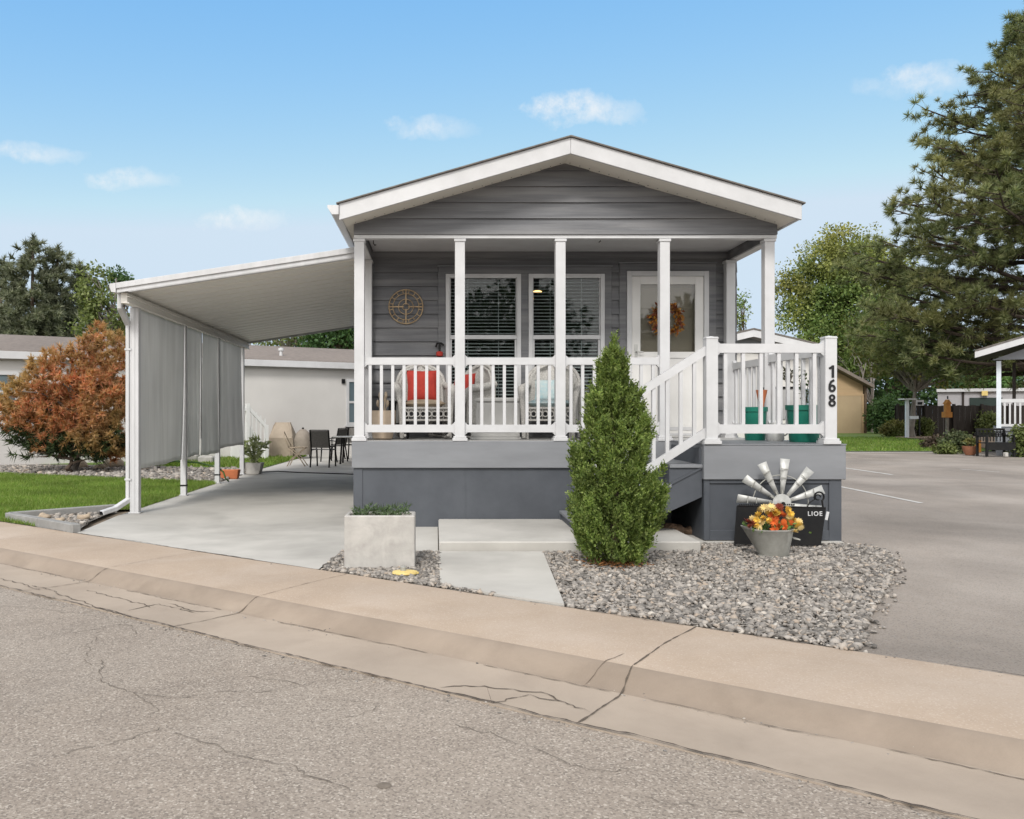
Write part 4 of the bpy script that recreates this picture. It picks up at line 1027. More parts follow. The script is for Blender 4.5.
part('cone', MB().lathe([(.015, 0), (.03, .1), (.06, .24), (.065, .27), (.05, .27)], (g1[0]+.07, g1[1]-.02, g1[2]+.33), 14, closed_top=True), terracotta, t, smooth=40)
part('cap', MB().ball((g1[0]+.07, g1[1]-.02, g1[2]+.61), .03), black_metal, t, smooth=180)
c = (WX(775, 9.75), 9.75, DK+.004)
t = thing('watering_jug', 'small pale grey jug between the two green pots', 'jug', c)
part('body', MB().lathe([(.08, 0), (.10, .03), (.10, .14), (.06, .19), (.05, .22)], c, 16, closed_top=True), galv, t, smooth=40)
part('handle', MB().torus((c[0]+.10, c[1], c[2]+.12), .05, .008, 'y', 16, 6), galv, t, smooth=180)

# concrete planter
x0, x1, y0, y1, h = -.80, -.185, 7.40, 7.72, .467
t = thing('concrete_planter', 'pale cast concrete box planter on the gravel left of the walk', 'planter', ((x0+x1)/2, y0, 0))
wl = .035
m = MB()
o_ = [(x0, y0), (x1, y0), (x1, y1), (x0, y1)]; i_ = [(x0+wl, y0+wl), (x1-wl, y0+wl), (x1-wl, y1-wl), (x0+wl, y1-wl)]
m.v = [(a_, b, -.02) for a_, b in o_] + [(a_, b, h) for a_, b in o_] + [(a_, b, h) for a_, b in i_] + [(a_, b, h-.1) for a_, b in i_]
for k in range(4):
    j = (k+1) % 4; m.f += [(k, j, 4+j, 4+k), (4+k, 4+j, 8+j, 8+k), (8+k, 8+j, 12+j, 12+k)]
m.f += [(3, 2, 1, 0)]
part('box', m, planter_con, t, bevel=.008)
part('soil', MB().box(x0+wl, x1-wl, y0+wl, y1-wl, h-.12, h-.045), soil, t)
n = 560; P = np.c_[rng.uniform(x0+.06, x1-.06, n), rng.uniform(y0+.05, y1-.05, n), np.full(n, h-.05)+rng.rand(n)*.075]
D = rdir(n)*.8+np.array([0, 0, .6]); lift = np.abs(np.sin(P[:, 0]*19)+.6*np.sin(P[:, 0]*43+1))*.03; P[:, 2] += lift
v, f = leaf_quads(P, D, rdir(n), .035+.035*rng.rand(n), .011)
g = thing('ground_cover', 'low green sprigs filling the top of the concrete planter', 'plant', ((x0+x1)/2, (y0+y1)/2, h-.05))
np_obj('leaf', v, f, foliage('sprig_green', [(.05, .085, .04), (.085, .13, .06), (.13, .18, .09)], clump=9), g)['kind'] = 'stuff'
# yellow valve cover
X, Y = G(405, 576)
t = thing('valve_cover', 'yellow utility valve cover lying in the gravel by the concrete planter', 'valve cover', (X, Y, 0))
part('plate', MB().lathe([(.085, .015), (.095, .025), (.09, .04), (.05, .047)], (X, Y, 0), 20, 1.15, .9, True), yellow_pl, t, smooth=40)
part('knob', MB().lathe([(.025, .046), (.025, .075), (.012, .085)], (X-.015, Y, 0), 10, closed_top=True), galv_dull, t, smooth=40)
part('tab', MB().obox((X+.095, Y-.01, .03), (.04, .03, .012)), yellow_pl, t)

# windmill wheel
HX, HYY, HZ = WX(781.3, 8.72), 8.72, WZ(503, 8.72)
t = thing('windmill_wheel', 'half hidden galvanised windmill wheel leaning on the grey landing', 'wheel', (HX, HYY, 0))
angs = [85, 116, 146, 174, 203, 232, 262, 292, 322, 350, 18, 49]
for k, a_ in enumerate(angs):
    a = R(a_); d = Vector((math.cos(a), 0, math.sin(a))); s = Vector((-math.sin(a), 0, math.cos(a))); tw = Vector((0, 1, 0)); b = MB()
    Lr = .455 if a_ < 180 else .42
    for rr, w in ((.10, .017), (.20, .024), (.32, .034), (Lr, .045)):
        p = Vector((HX, HYY, HZ)) + d*rr
        for sg, yo in ((-1, -.012), (0, .006), (1, .014)): b.v.append(tuple(p + s*w*sg + tw*(yo*(w/.045))))
    for i in range(3):
        for j in range(2): q = i*3+j; b.f.append((q, q+1, q+4, q+3))
    o = part('blade', b, galv, t, smooth=180); so = o.modifiers.new('thick', 'SOLIDIFY'); so.thickness = .003
    r_ = MB()
    for rr, w in ((.26, .030), (.35, .038)):
        p = Vector((HX, HYY-.013, HZ)) + d*rr; r_.bar(p - s*w, p + s*w, .008, .006, (0, 1, 0))
    p = Vector((HX, HYY, HZ)); r_.bar(p+d*.06, p+d*.13, .016, .01, (0, 1, 0)); part('bracket', r_, galv_dull, o)
part('ring', MB().torus((HX, HYY+.02, HZ), .285, .006, 'y', 48, 5), galv_dull, t, smooth=180)
b = MB(); b.lathe([(.095, 0), (.095, .012), (.03, .018), (.03, .04), (.0, .042)], (0, 0, 0), 24)
o = part('hub', b, galv, t, smooth=40); o.data.transform(Matrix.Translation((0, -.004, HZ)) @ Matrix.Rotation(R(90), 4, 'X') @ Matrix.Translation(t.location))
b = MB(); b.lathe([(.018, 0), (.018, .012), (0, .014)], (0, 0, 0), 12); o = part('axle', b, black_metal, t); o.data.transform(Matrix.Translation((0, -.045, HZ)) @ Matrix.Rotation(R(90), 4, 'X') @ Matrix.Translation(t.location))
part('spoke', MB().tube([(HX, HYY+.03, HZ), (HX, HYY+.05, .0)], .012, 6), galv_dull, t)

# black metal sheet stand with lettering
sy = 8.56
def sp(px, py, y=sy): return (WX(px, y), y, WZ(py, y))
A, B, C, D_ = sp(738.5, 506.5), sp(826, 508.5), sp(820, 545.5), sp(735, 544)
t = thing('metal_sign', 'low black metal sign panel with white letters standing behind the flower bucket', 'sign', ((A[0]+B[0])/2, sy, 0))
m = MB(); vs = [A, B, C, D_]; vs = [(x, y+.06*(z-.1), z) for x, y, z in vs]
m.add(vs+[(x, y+.008, z) for x, y, z in vs], [(0,1,2,3), (7,6,5,4), (0,4,5,1), (1,5,6,2), (2,6,7,3), (3,7,4,0)]); part('panel', m, black_metal, t)
m = MB().tube([(A[0]-.004, sy+.02, A[2]+.006), (B[0]+.004, sy+.02, B[2]+.006)], .008, 6)
for i in range(26):
    u = i/25*.62; m.ball((A[0]+.02+u*(B[0]-A[0]), sy+.02, A[2]+.016), .009, 6, 4)
part('top_rail', m, black_metal, t)
for a_, b_, nm in ((A, D_, 1), (B, C, 2)):
    part('leg', MB().tube([(a_[0], sy+.024, a_[2]), (b_[0], sy+.004, b_[2]-.0), (b_[0]-.002, sy-.0, -.01)], .010, 6), black_metal, t)
part('leg', MB().tube([(C[0]-.045, sy+.05, .12), (C[0]-.05, sy+.11, -.01)], .008, 6), black_metal, t)
cx_, cz_ = sp(820, 497)[0], sp(820, 497)[2]
m = MB(); m.tube(arc((cx_, sy+.02, cz_), .048, -60, 215, 18), .009, 6)
m.tube(arc((cx_-.012, sy+.02, cz_-.005), .026, 0, 300, 12), .007, 6)
m.tube([(cx_+.03, sy+.02, cz_-.04), (B[0]-.02, sy+.02, B[2])], .009, 6).tube([(cx_-.045, sy+.02, cz_-.025), (cx_-.10, sy+.02, cz_-.06), (cx_-.12, sy+.02, B[2]+.01)], .006, 6)
part('scroll', m, black_metal, t, smooth=60)
text_part('LIOE', .062, ((sp(815.5, 514)[0]), sy-.004+.06*.28, sp(815, 514)[2]), white, t, name='lettering', off=.001, ext=.002)
q0 = sp(828, 518); part('flag', MB().obox((q0[0], sy+.02, q0[2]+.02), (.028, .004, .085), Matrix.Rotation(R(12), 3, 'Y')), white_metal, t)

# bucket with flowers
X, Y = G(774, 556.5); s_ = 850/Y
t = thing('metal_tub', 'oval galvanised tub on the gravel in front of the black sign', 'tub', (X, Y, 0))
b = MB(); n = 32; prof2 = [(.135, 0), (.14, .012), (.225, .235), (.233, .24), (.236, .252), (.226, .255), (.22, .24), (.15, .06), (0, .06)]
for r_, z_ in prof2:
    for j in range(n):
        a = 2*math.pi*j/n; k = z_/.25
        x = r_*math.cos(a); y = r_*math.sin(a)*.62
        lip = k*max(0, -math.cos(a))**5
        b.v.append((X+x-.05*k-lip*.03, Y+y, z_+.012+lip*.03*k))
for i in range(len(prof2)-1):
    for j in range(n): b.f.append((i*n+j, i*n+(j+1) % n, (i+1)*n+(j+1) % n, (i+1)*n+j))
b.f.append(tuple(range(n))[::-1])
part('body', b, galv_dull, t, smooth=35); part('foot_rim', MB().torus((X, Y, .012), .140, .008, 'z', 32, 6), galv_dull, t, smooth=180)
part('handle', MB().tube([(X+.165, Y-.05, .18), (X+.215, Y-.07, .17), (X+.215, Y+.03, .17), (X+.165, Y+.04, .18)], .007, 6), galv_dull, t, smooth=60)
fx0, fy0, fz0 = X-.02, Y, .23
t = thing('mum_plant', 'yellow and orange flowering mums spilling over the galvanised tub', 'flowers', (fx0, fy0, fz0))
n = 260; P = np.c_[fx0+rng.normal(size=n)*.11, fy0+rng.normal(size=n)*.06, fz0+rng.rand(n)*.10]
v, f = leaf_quads(P, rdir(n)+np.array([0, -.2, .5]), rdir(n), .05, .024); np_obj('leaf', v, f, green_leaf, t)['kind'] = 'stuff'
petal = {}
for k, c_ in {'y': ((.72, .42, .03), (.60, .40, .10)), 'o': ((.62, .13, .02), (.50, .09, .02)), 'r': ((.26, .06, .03), (.20, .04, .025)), 'p': ((.72, .56, .22), (.66, .5, .25))}.items(): petal[k] = mat('petal_'+{'y': 'yellow', 'o': 'orange', 'r': 'rust', 'p': 'cream'}[k], *c_, rough=.7, sc=30)
def flower_mesh(col):
    P = []; D = []
    for ring, (nn, tilt, L) in enumerate(((12, .05, .040), (10, .35, .033), (7, .9, .022))):
        for j in range(nn):
            a = 2*math.pi*(j+.5*ring)/nn; P.append((0, 0, .004*ring)); D.append((math.cos(a), math.sin(a), tilt))
    P = np.array(P, float); D = np.array(D); v, f = leaf_quads(P, D, np.tile([0, 0, 1.], (len(P), 1))+D*.1, .038, .017)
    o = np_obj('flower_head', v, f, petal[col], None); return o
proto = {k: flower_mesh(k) for k in 'yorp'}; used = set()
fl = [(-.155, .035, 'y'), (-.12, .07, 'y'), (-.16, -.01, 'y'), (-.09, .045, 'y'), (-.06, .09, 'y'), (-.10, .01, 'p'), (-.13, -.03, 'p'), (-.05, .03, 'y'), (-.20, .00, 'r'), (-.235, .01, 'r'), (-.22, -.01, 'r'), (-.07, .125, 'p'), (-.105, .11, 'p'), (-.03, .13, 'p'), (-.02, .07, 'o'), (.01, .04, 'o'), (.04, .06, 'o'), (.0, -.01, 'o'), (.03, -.01, 'o'), (.07, .02, 'o'), (.05, .09, 'o'), (.09, .07, 'o'), (.08, -.02, 'o'), (-.02, .02, 'o'), (-.01, -.05, 'o'), (.02, .115, 'r'), (.06, .13, 'r'), (.10, .12, 'y'), (.12, .06, 'p'), (.145, .04, 'y'), (.17, .02, 'y'), (.195, -.01, 'y'), (.20, .015, 'p'), (.215, -.03, 'p'), (.13, .085, 'y'), (.155, -.06, 'p'), (.135, .01, 'o'), (-.18, .04, 'p'), (-.02, .105, 'y'), (.015, .085, 'y')]
for dx, dz, k in fl:
    o = proto[k] if k not in used else proto[k].copy()
    if k in used: COL.objects.link(o)
    used.add(k); o.parent = t
    yy_ = -.085 + .25*(dz) + rng.normal()*.02
    o.location = (dx*1.12, yy_, dz*1.15+.085); o.rotation_euler = (R(55+rng.normal()*18), R(rng.normal()*22+dx*60), rng.rand()*6); s_ = .85+.45*rng.rand(); o.scale = (s_, s_, s_)

# bark pieces under the stair
for i, (px, py, r_) in enumerate(((672, 533, .10), (689, 535, .07), (698, 536, .05))):
    X, Y = WX(px, 9.35), 9.35; b = MB().ball((X, Y, .03+r_*.5), (r_*1.3, r_, r_*.6), 10, 7)
    b.v = [(x+.02*math.sin(40*y+i), y+.02*math.sin(37*x), z+.015*math.sin(50*x+20*y)) for x, y, z in b.v]
    tag(part('rock', b, mat('brown_stone', (.20, .13, .085), (.10, .07, .05), rough=.9, sc=10, bump=.5), None), ('largest brown rock in the dark space under the stairs', 'middle brown rock in the dark space under the stairs', 'smallest brown rock beside the landing panel under the stairs')[i], 'rock', 'rocks under the stairs')

# ------------------------------------------------------------------ juniper by the walk
JX, JY = WX(614, 7.62), 7.62; js = 850/JY
t = thing('juniper_shrub', 'tall cone shaped green juniper standing in gravel before the stairs', 'shrub', (JX, JY, 0))
pr_h = [0, .04, .215, .51, .806, 1.1, 1.31, 1.485, 1.69, 1.86, 2.0]; pr_r = [.12, .17, .31, .36, .32, .275, .19, .125, .08, .04, .004]
part('trunk', MB().tube([(JX, JY, -.02), (JX+.01, JY, .9), (JX-.01, JY, 1.85)], [.045, .03, .008], 7), bark, t)
npl, spp = 330, 22
ph = -.03+1.72*rng.rand(npl)**1.15; pa = rng.rand(npl)*6.283; pr = .86*np.interp(ph+.17, pr_h, pr_r)*(.74+.24*rng.rand(npl))*(1+.10*np.sin(pa*3+ph*7)+.08*np.sin(pa*7-ph*11+1))
Ax = np.c_[np.cos(pa)*.34, np.sin(pa)*.34, np.ones(npl)]+rdir(npl)*.16; Ax[ph > 1.3, :2] *= .4; Ax = unit(Ax); PL = (.22+.16*rng.rand(npl))*np.clip((2.12-ph)/.7, .5, 1)
top_ = rng.rand(npl) < .05; PL[top_] *= 1.25
un = rng.rand(npl*spp)**.8; q_ = np.repeat(np.c_[JX+pr*np.cos(pa), JY+pr*np.sin(pa), ph], spp, 0)
axr = np.repeat(Ax, spp, 0); lr = np.repeat(PL, spp); P1 = q_ + axr*(un*lr)[:, None] + rdir(npl*spp)*(.062*(1-un)**.7*np.sqrt(rng.rand(npl*spp)))[:, None]
D1 = unit(axr*1.0 + rdir(npl*spp)*.42); L1 = .055+.055*rng.rand(npl*spp)
n2 = 1500; h2 = 1.85*rng.rand(n2); r2 = np.interp(h2, pr_h, pr_r)*.8*rng.rand(n2)**.6; a2 = rng.rand(n2)*6.283
P2 = np.c_[JX+r2*np.cos(a2), JY+r2*np.sin(a2), h2]; D2 = unit(np.c_[np.cos(a2)*.4, np.sin(a2)*.4, np.ones(n2)]+rdir(n2)*.4); L2 = .08+.06*rng.rand(n2)
n3 = 60; P3 = np.c_[JX+rng.normal(size=n3)*.018, JY+rng.normal(size=n3)*.018, 1.70+.30*rng.rand(n3)]; D3 = unit(np.tile([0, 0, 1.], (n3, 1))+rdir(n3)*.25); L3 = .07+.05*rng.rand(n3)
P0_ = np.concatenate([P1, P2, P3]); Dx = np.concatenate([D1, D2, D3]); Ls = np.concatenate([L1, L2, L3]); n = len(P0_)
K_ = 11; uu = np.tile(np.linspace(.05, 1, K_), n)[:, None]
Pk = np.repeat(P0_, K_, 0)+np.repeat(Dx*Ls[:, None], K_, 0)*uu; Dk = np.repeat(Dx, K_, 0)*.9+rdir(n*K_)*.75
Lk = .036*(1.15-.55*uu[:, 0])*(.7+.6*rng.rand(n*K_))
v, f = leaf_quads(Pk, Dk, rdir(n*K_), Lk, Lk*.42)
jun = foliage('juniper_green', [(.075, .115, .03), (.14, .205, .05), (.215, .29, .072), (.32, .385, .125)], clump=6, lo=.48, hi=1.3, transl=.38)
np_obj('foliage', v, f, jun, t)['kind'] = 'stuff'
X, Y = JX, JY
p = np.c_[JX+rng.normal(size=500)*.13, JY-.02+rng.normal(size=500)*.12]; P = np.c_[p, np.full(500, .028)]
v, f = leaf_quads(P, rdir(500)*np.array([1, 1, .25]), rdir(500)+np.array([0, 0, 1.]), .05, .012); o = np_obj('needle_litter', v, f, foliage('rust_litter', [(.20, .085, .03), (.32, .15, .06), (.15, .07, .03)], clump=9, transl=.05), None); o['kind'] = 'stuff'

# ------------------------------------------------------------------ left yard
def tree(name, label, loc, trunk_r, trunk_top, ends, crown_v, crown_f, m, bm=bark, cat='tree', r0=.07, sag=.3, group=None, extra=None):
    t = thing(name, label, cat, loc, group); b = MB(); L = Vector(loc); k = 6
    tp = [L + (Vector(trunk_top)-L)*(i/(k-1)) + Vector((rng.normal()*.06, rng.normal()*.06, 0))*(1 if 0 < i < k-1 else 0) for i in range(k)]
    branches(b, tp, [trunk_r*(1.25 if i == 0 else 1-.13*i) for i in range(k)], ends, r0, sag)
    part('trunk', b, bm, t, smooth=60); o = np_obj('crown', crown_v, crown_f, m, t); o['kind'] = 'stuff'; return t
def cat_vf(*vfs):
    vs = []; fs = []; o = 0
    for v, f in vfs: vs.append(v); fs.append(f+o); o += len(v)
    return np.concatenate(vs), np.concatenate(fs)
# autumn shrub
bx_, by_ = WX(72, 19.6), 19.6
def bp(px, py, dy=0): return (WX(px, by_+dy), by_+dy, WZ(py, by_+dy))
ells = []
for px, py, rx, rz_ in ((100, 352, .62, .75), (62, 372, .75, .7), (30, 395, .7, .6), (85, 395, .95, .7), (112, 400, .6, .8), (50, 415, .9, .55), (20, 412, .5, .45), (105, 430, .7, .55), (75, 425, 1.0, .5), (112, 446, .5, .35), (60, 440, .8, .35)):
    c = bp(px, py); ells.append((c[0], c[1]+rng.normal()*.2, c[2], rx, .8, rz_))
Cc = clump_points(ells, 1500, .35)
ax = unit(Cc-np.array([bx_, by_, .7])+rdir(len(Cc))*.5)
v1, f1 = tufts(Cc, ax+np.array([0, 0, .25]), 42, .155, .032, 1.0)
aut = foliage('autumn_needles', [(.62, .22, .12), (.50, .21, .11), (.36, .23, .10), (.68, .34, .20)], clump=1.6, lo=.6, hi=1.3, transl=.4, patch=((.28, .20, .085), (.46, .29, .14)), psc=.7)
ends = [tuple(Cc[i]) for i in rng.choice(len(Cc), 46, False)]
tree('autumn_shrub', 'large rust orange and olive shrub on the lawn edge by the carport', (bx_, by_, 0), .09, (bx_+.1, by_, 1.3), ends, v1, f1, aut, bark_grey, 'shrub', r0=.04, sag=.15)
ells = []
for px, py, rx, rz_ in ((45, 440, .55, .35), (20, 435, .45, .25), (70, 445, .6, .35), (100, 448, .6, .3), (118, 440, .4, .4), (30, 452, .35, .2)):
    c = bp(px, py, -.25); ells.append((c[0], c[1], c[2], rx, .6, rz_))
Cd = clump_points(ells, 200, .3); axd = unit(Cd-np.array([bx_, by_, .3])+rdir(len(Cd))*.5)
v2, f2 = tufts(Cd, axd, 26, .22, .03, .9)
tree('dark_shrub', 'dark green low shrub under the rust orange shrub', (bx_+.1, by_-.3, 0), .06, (bx_+.1, by_-.3, .5), [tuple(Cd[i]) for i in rng.choice(len(Cd), 24, False)], v2, f2, foliage('dark_needles', [(.02, .035, .014), (.035, .06, .02), (.06, .08, .03)], clump=2, transl=.1), bark, 'shrub', r0=.03, sag=.05)
for px, py, r_, lab in ((80, 468, .17, 'round brown boulder at the left under the rust shrub'), (114, 468, .2, 'pale boulder behind the front carport post'), (98, 470, .12, 'small grey boulder between two larger ones under the rust shrub')):
    X, Y = G(px, py); b = MB().ball((X, Y, r_*.45), (r_*1.2, r_, r_*.75), 12, 8); b.v = [(x+.03*math.sin(9*y+px), y, z+.02*math.sin(17*x+px)) for x, y, z in b.v]
    tag(part('boulder', b, rock_tan, None, smooth=60), lab, 'boulder', 'boulders under the rust shrub')
# carport-side items
X, Y = G(230, 479)
t = thing('trough_pot', 'terracotta trough planter on the driveway edge between carport posts', 'pot', (X, Y, 0))
m = MB(); q = [(-.20, -.10), (.20, -.10), (.20, .10), (-.20, .10)]
m.v = [(X+a_*.82, Y+b_*.82, .006) for a_, b_ in q]+[(X+a_, Y+b_, .19) for a_, b_ in q]+[(X+a_*.88, Y+b_*.78, .19) for a_, b_ in q]+[(X+a_*.8, Y+b_*.7, .13) for a_, b_ in q]
m.f = [(3,2,1,0)]+[(k, (k+1) % 4, 4+(k+1) % 4, 4+k) for k in range(4)]+[(4+k, 4+(k+1) % 4, 8+(k+1) % 4, 8+k) for k in range(4)]+[(8+k, 8+(k+1) % 4, 12+(k+1) % 4, 12+k) for k in range(4)]
part('trough', m, terracotta, t, bevel=.01); part('soil', MB().box(X-.16, X+.16, Y-.07, Y+.07, .11, .135), soil, t)
t = thing('garden_hose', 'dark green hose curling from the third carport post to the trough', 'hose', (X-.2, Y, 0))
part('hose', MB().tube([(pxs+.0, 16.24, .22), (pxs-.15, 16.4, .30), (pxs-.5, 16.3, .40), (pxs-.9, 16.1, .44), (pxs-1.25, 16.0, .38)], .016, 7).tube([(pxs, 16.24, .22), (pxs+.05, 16.2, .10), (pxs+.12, 16.18, .05)], .016, 7), dark_leaf, t, smooth=180)
hz_ = [(-4.1, 19.0), (-3.6, 19.4), (-3.0, 19.0), (-2.4, 18.75), (-1.8, 18.5), (-1.05, 18.4)]
tag(part('extension_cord', MB().tube([(x, y, .018) for x, y in hz_], .012, 6), black_metal, None, smooth=180), 'thin dark cord lying across the concrete at the back of the carport', 'cord')
X, Y = G(254, 474)
t = thing('square_pot', 'pale grey square pot at the back carport post', 'pot', (X, Y, 0))
part('pot', MB().prism([(X-.14, .006), (X+.14, .006), (X+.20, .25), (X-.20, .25)], Y-.16, Y+.16), planter_con, t, bevel=.008)
pt = thing('potted_plant', 'pale arching plant in the square grey pot at the back post', 'plant', (X, Y, .25)); P = []; D = []; sm = MB()
for i in range(26):
    a = rng.rand()*6.283; L_ = .5+.4*rng.rand(); o0 = Vector((X, Y, .25)); prev = None; pts = []
    for k in range(8):
        u = k/7; p = o0+Vector((math.cos(a)*.34*u*L_*1.3, math.sin(a)*.3*u*L_, L_*(1.25*u-.55*u*u))); pts.append(p)
        P.append(tuple(p)); D.append((math.cos(a)*.6+rng.normal()*.5, math.sin(a)*.6+rng.normal()*.5, .3+rng.normal()*.4))
    sm.tube(pts, .008, 4, False)
part('stem', sm, pale_leaf, pt)
P = np.array(P); D = np.array(D); v, f = leaf_quads(P, D, rdir(len(P))+np.array([0, 0, .8]), .17, .06); np_obj('leaf', v, f, pale_leaf, pt)['kind'] = 'stuff'

# neighbour's house on the left
nA = np.array([WX(-120, 20.5), 20.5]); nB = np.array([WX(620, 33.5), 33.5])
nd = (nB-nA)/np.linalg.norm(nB-nA); nn = np.array([-nd[1], nd[0]]); nL = np.linalg.norm(nB-nA); ang = math.atan2(nd[1], nd[0])
nh = thing('neighbour_house', 'long low pale grey home with brown shingle roof behind the carport', 'house', (0, 0, 0))
def u_of(px):   # where the view ray meets the wall line
    k = (px-VX)/F_; M_ = np.array([[nd[0], -k], [nd[1], -1]]); return float(np.linalg.solve(M_, -nA)[0])
b = MB().box(0, nL, 0, 7.5, -.1, 2.78); wall = part('wall', b, neigh_wall, nh)
b = MB().prism([(-.22, 2.90), (3.75, 3.62), (7.9, 2.90), (7.9, 2.95), (3.75, 3.68), (-.22, 2.95)], -.4, nL+.4, 'x'); nroof = part('roof', b, shingle_brown, nh)
part('fascia', MB().box(-.4, nL+.4, -.245, -.221, 2.74, 2.935), white, nroof)
part('soffit', MB().box(-.38, nL+.38, -.22, -.0, 2.80, 2.82), white, nroof)
part('roof_vent', MB().lathe([(.05, 0), (.05, .25), (.09, .26), (.09, .33), (0, .36)], (u_of(292), .9, 3.05), 12), white_metal, nroof)
def nwin(u0, u1, z0, z1):
    f = MB(); w_ = .09
    f.box(u0, u0+w_, -.05, .01, z0, z1).box(u1-w_, u1, -.05, .01, z0, z1).box(u0+w_, u1-w_, -.05, .01, z1-w_, z1).box(u0+w_, u1-w_, -.05, .01, z0, z0+w_).box(u0+w_, u1-w_, -.045, .01, (z0+z1)/2-.035, (z0+z1)/2+.035).box(u0-.05, u1+.05, -.07, .0, z0-.05, z0-.001)
    w = part('window', f, white, nh); part('pane', MB().box(u0+w_, u1-w_, -.02, -.012, z0+w_, z1-w_), glass_n, w)
glass_n = mat('blue_grey_pane', (.12, .16, .18), (.09, .125, .14), rough=.08, sc=1, spec=.8)
u0 = u_of(346); nwin(u0, u0+1.15, .95, 2.42); u0 = u_of(-14); nwin(u0, u_of(19), 1.35, 2.42)
part('vent', MB().box(u_of(343)-.05, u_of(343)+.05, -.06, -.001, 2.28, 2.42), black_metal, nh)
part('skirting_line', MB().box(0, nL, -.012, -.001, -.05, .32), neigh_wall, nh)
# steps at the wall
sw = mat('white_step_panel', (.66, .66, .65), (.60, .60, .59), rough=.5, sc=2)
us = u_of(226); ue = u_of(252)
st = MB(); y_ = -1.15
part('stair_side', MB().prism([(us+.12, .0), (ue, .0), (ue, .35), (us+.25, 1.05), (us+.12, 1.05)], -1.17, -1.13), sw, nh)
m = MB().box(ue-.05, ue+.06, -1.2, -1.1, 0, 1.0).box(us+.2, us+.3, -1.2, -1.1, 0, 1.62)
m.bar((ue, -1.15, .95), (us+.25, -1.15, 1.52), .06, .09); m.box(us+.12, us+.199, -1.19, -1.11, 1.40, 1.5)
for k in range(4):
    x_ = us+.36+k*.13; m.box(x_, x_+.035, -1.17, -1.13, .4, 1.45-.09*k)
part('stair_railing', m, sw, nh)
for k in range(4): part('step', MB().box(us+.12, us+.2+k*.2, -1.12, -.02, .72-.2*k-.2, .72-.2*k), sw, nh)
nh.location = (nA[0], nA[1], 0); nh.rotation_euler = (0, 0, ang)

# grill under cover, smoker, chairs, table
def gy(px, py): return G(px, py)
X, Y = G(283, 457.5); 
t = thing('covered_grill', 'barbecue grill under a tan fitted cover by the pale wall', 'grill', (X, Y, 0)); s_ = Y/850
m = MB(); lv = [(0.02, .38, .34), (.35, .37, .33), (.60, .37, .36), (.66, .36, .33), (.96, .27, .16), (1.06, .22, .10)]
for z_, hx, hy in lv:
    for j in range(20):
        a = 2*math.pi*j/20; c_, q_ = math.cos(a), math.sin(a); k = .28
        m.v.append((X+hx*math.copysign(abs(c_)**k, c_)+.012*math.sin(j*2+z_*9), Y+hy*math.copysign(abs(q_)**k, q_)+.012*math.sin(j*3), z_))
for i in range(len(lv)-1):
    for j in range(20): m.f.append((i*20+j, i*20+(j+1) % 20, (i+1)*20+(j+1) % 20, (i+1)*20+j))
m.f.append(tuple(range(100, 120))); part('cover', m, cover_tan, t, smooth=28)
part('vent_flap', MB().box(X+.0, X+.34, Y-.315, Y-.29, .60, .64), black_metal, t); part('wheel', MB().torus((X-.3, Y-.2, .05), .05, .02, 'y', 14, 6), black_metal, t)
X2, Y2 = G(303, 458.5); 
t = thing('covered_smoker', 'smaller rounded tan covered smoker right of the grill', 'smoker', (X2, Y2, 0))
part('cover', MB().lathe([(.22, .12), (.25, .4), (.26, .58), (.19, .76), (.08, .86), (0, .87)], (X2, Y2, 0), 18), mat('grey_tan_cover', (.27, .235, .195), (.21, .18, .15), rough=.85, sc=4), t, smooth=50)
for k in range(3): part('leg', MB().tube([(X2+.2*math.cos(k*2.1), Y2+.2*math.sin(k*2.1), 0), (X2+.18*math.cos(k*2.1), Y2+.18*math.sin(k*2.1), .3)], .015, 5), black_metal, t)
part('knob', MB().ball((X2, Y2, .885), .035), black_metal, t)
# ornate wire chair
X3, Y3 = G(297, 466)
t = thing('wire_chair', 'bent cream wire chair facing the patio table', 'chair', (X3, Y3, 0)); m = MB()
for s in (-1, 1):
    m2 = MB().tube([(X3-.22, Y3+s*.2, .0), (X3-.14, Y3+s*.19, .16), (X3+.02, Y3+s*.18, .30), (X3+.18, Y3+s*.18, .44), (X3+.24, Y3+s*.18, .48)], .014, 6)
    part('leg', m2, rock_tan, t, smooth=180)
    part('leg', MB().tube([(X3+.24, Y3+s*.2, .0), (X3+.12, Y3+s*.19, .18), (X3-.05, Y3+s*.18, .34), (X3-.20, Y3+s*.18, .46)], .014, 6), rock_tan, t, smooth=180)
part('seat', MB().torus((X3+.02, Y3, .47), .22, .014, 'z', 20, 6).tube([(X3-.18, Y3, .47), (X3+.24, Y3, .47)], .008, 5).tube([(X3+.02, Y3-.21, .47), (X3+.02, Y3+.21, .47)], .008, 5), rock_tan, t)
part('backrest', MB().tube([(X3-.17, Y3-.18, .47), (X3-.30, Y3-.17, .75), (X3-.33, Y3, .88), (X3-.30, Y3+.17, .75), (X3-.17, Y3+.18, .47)], .012, 6), rock_tan, t, smooth=180)
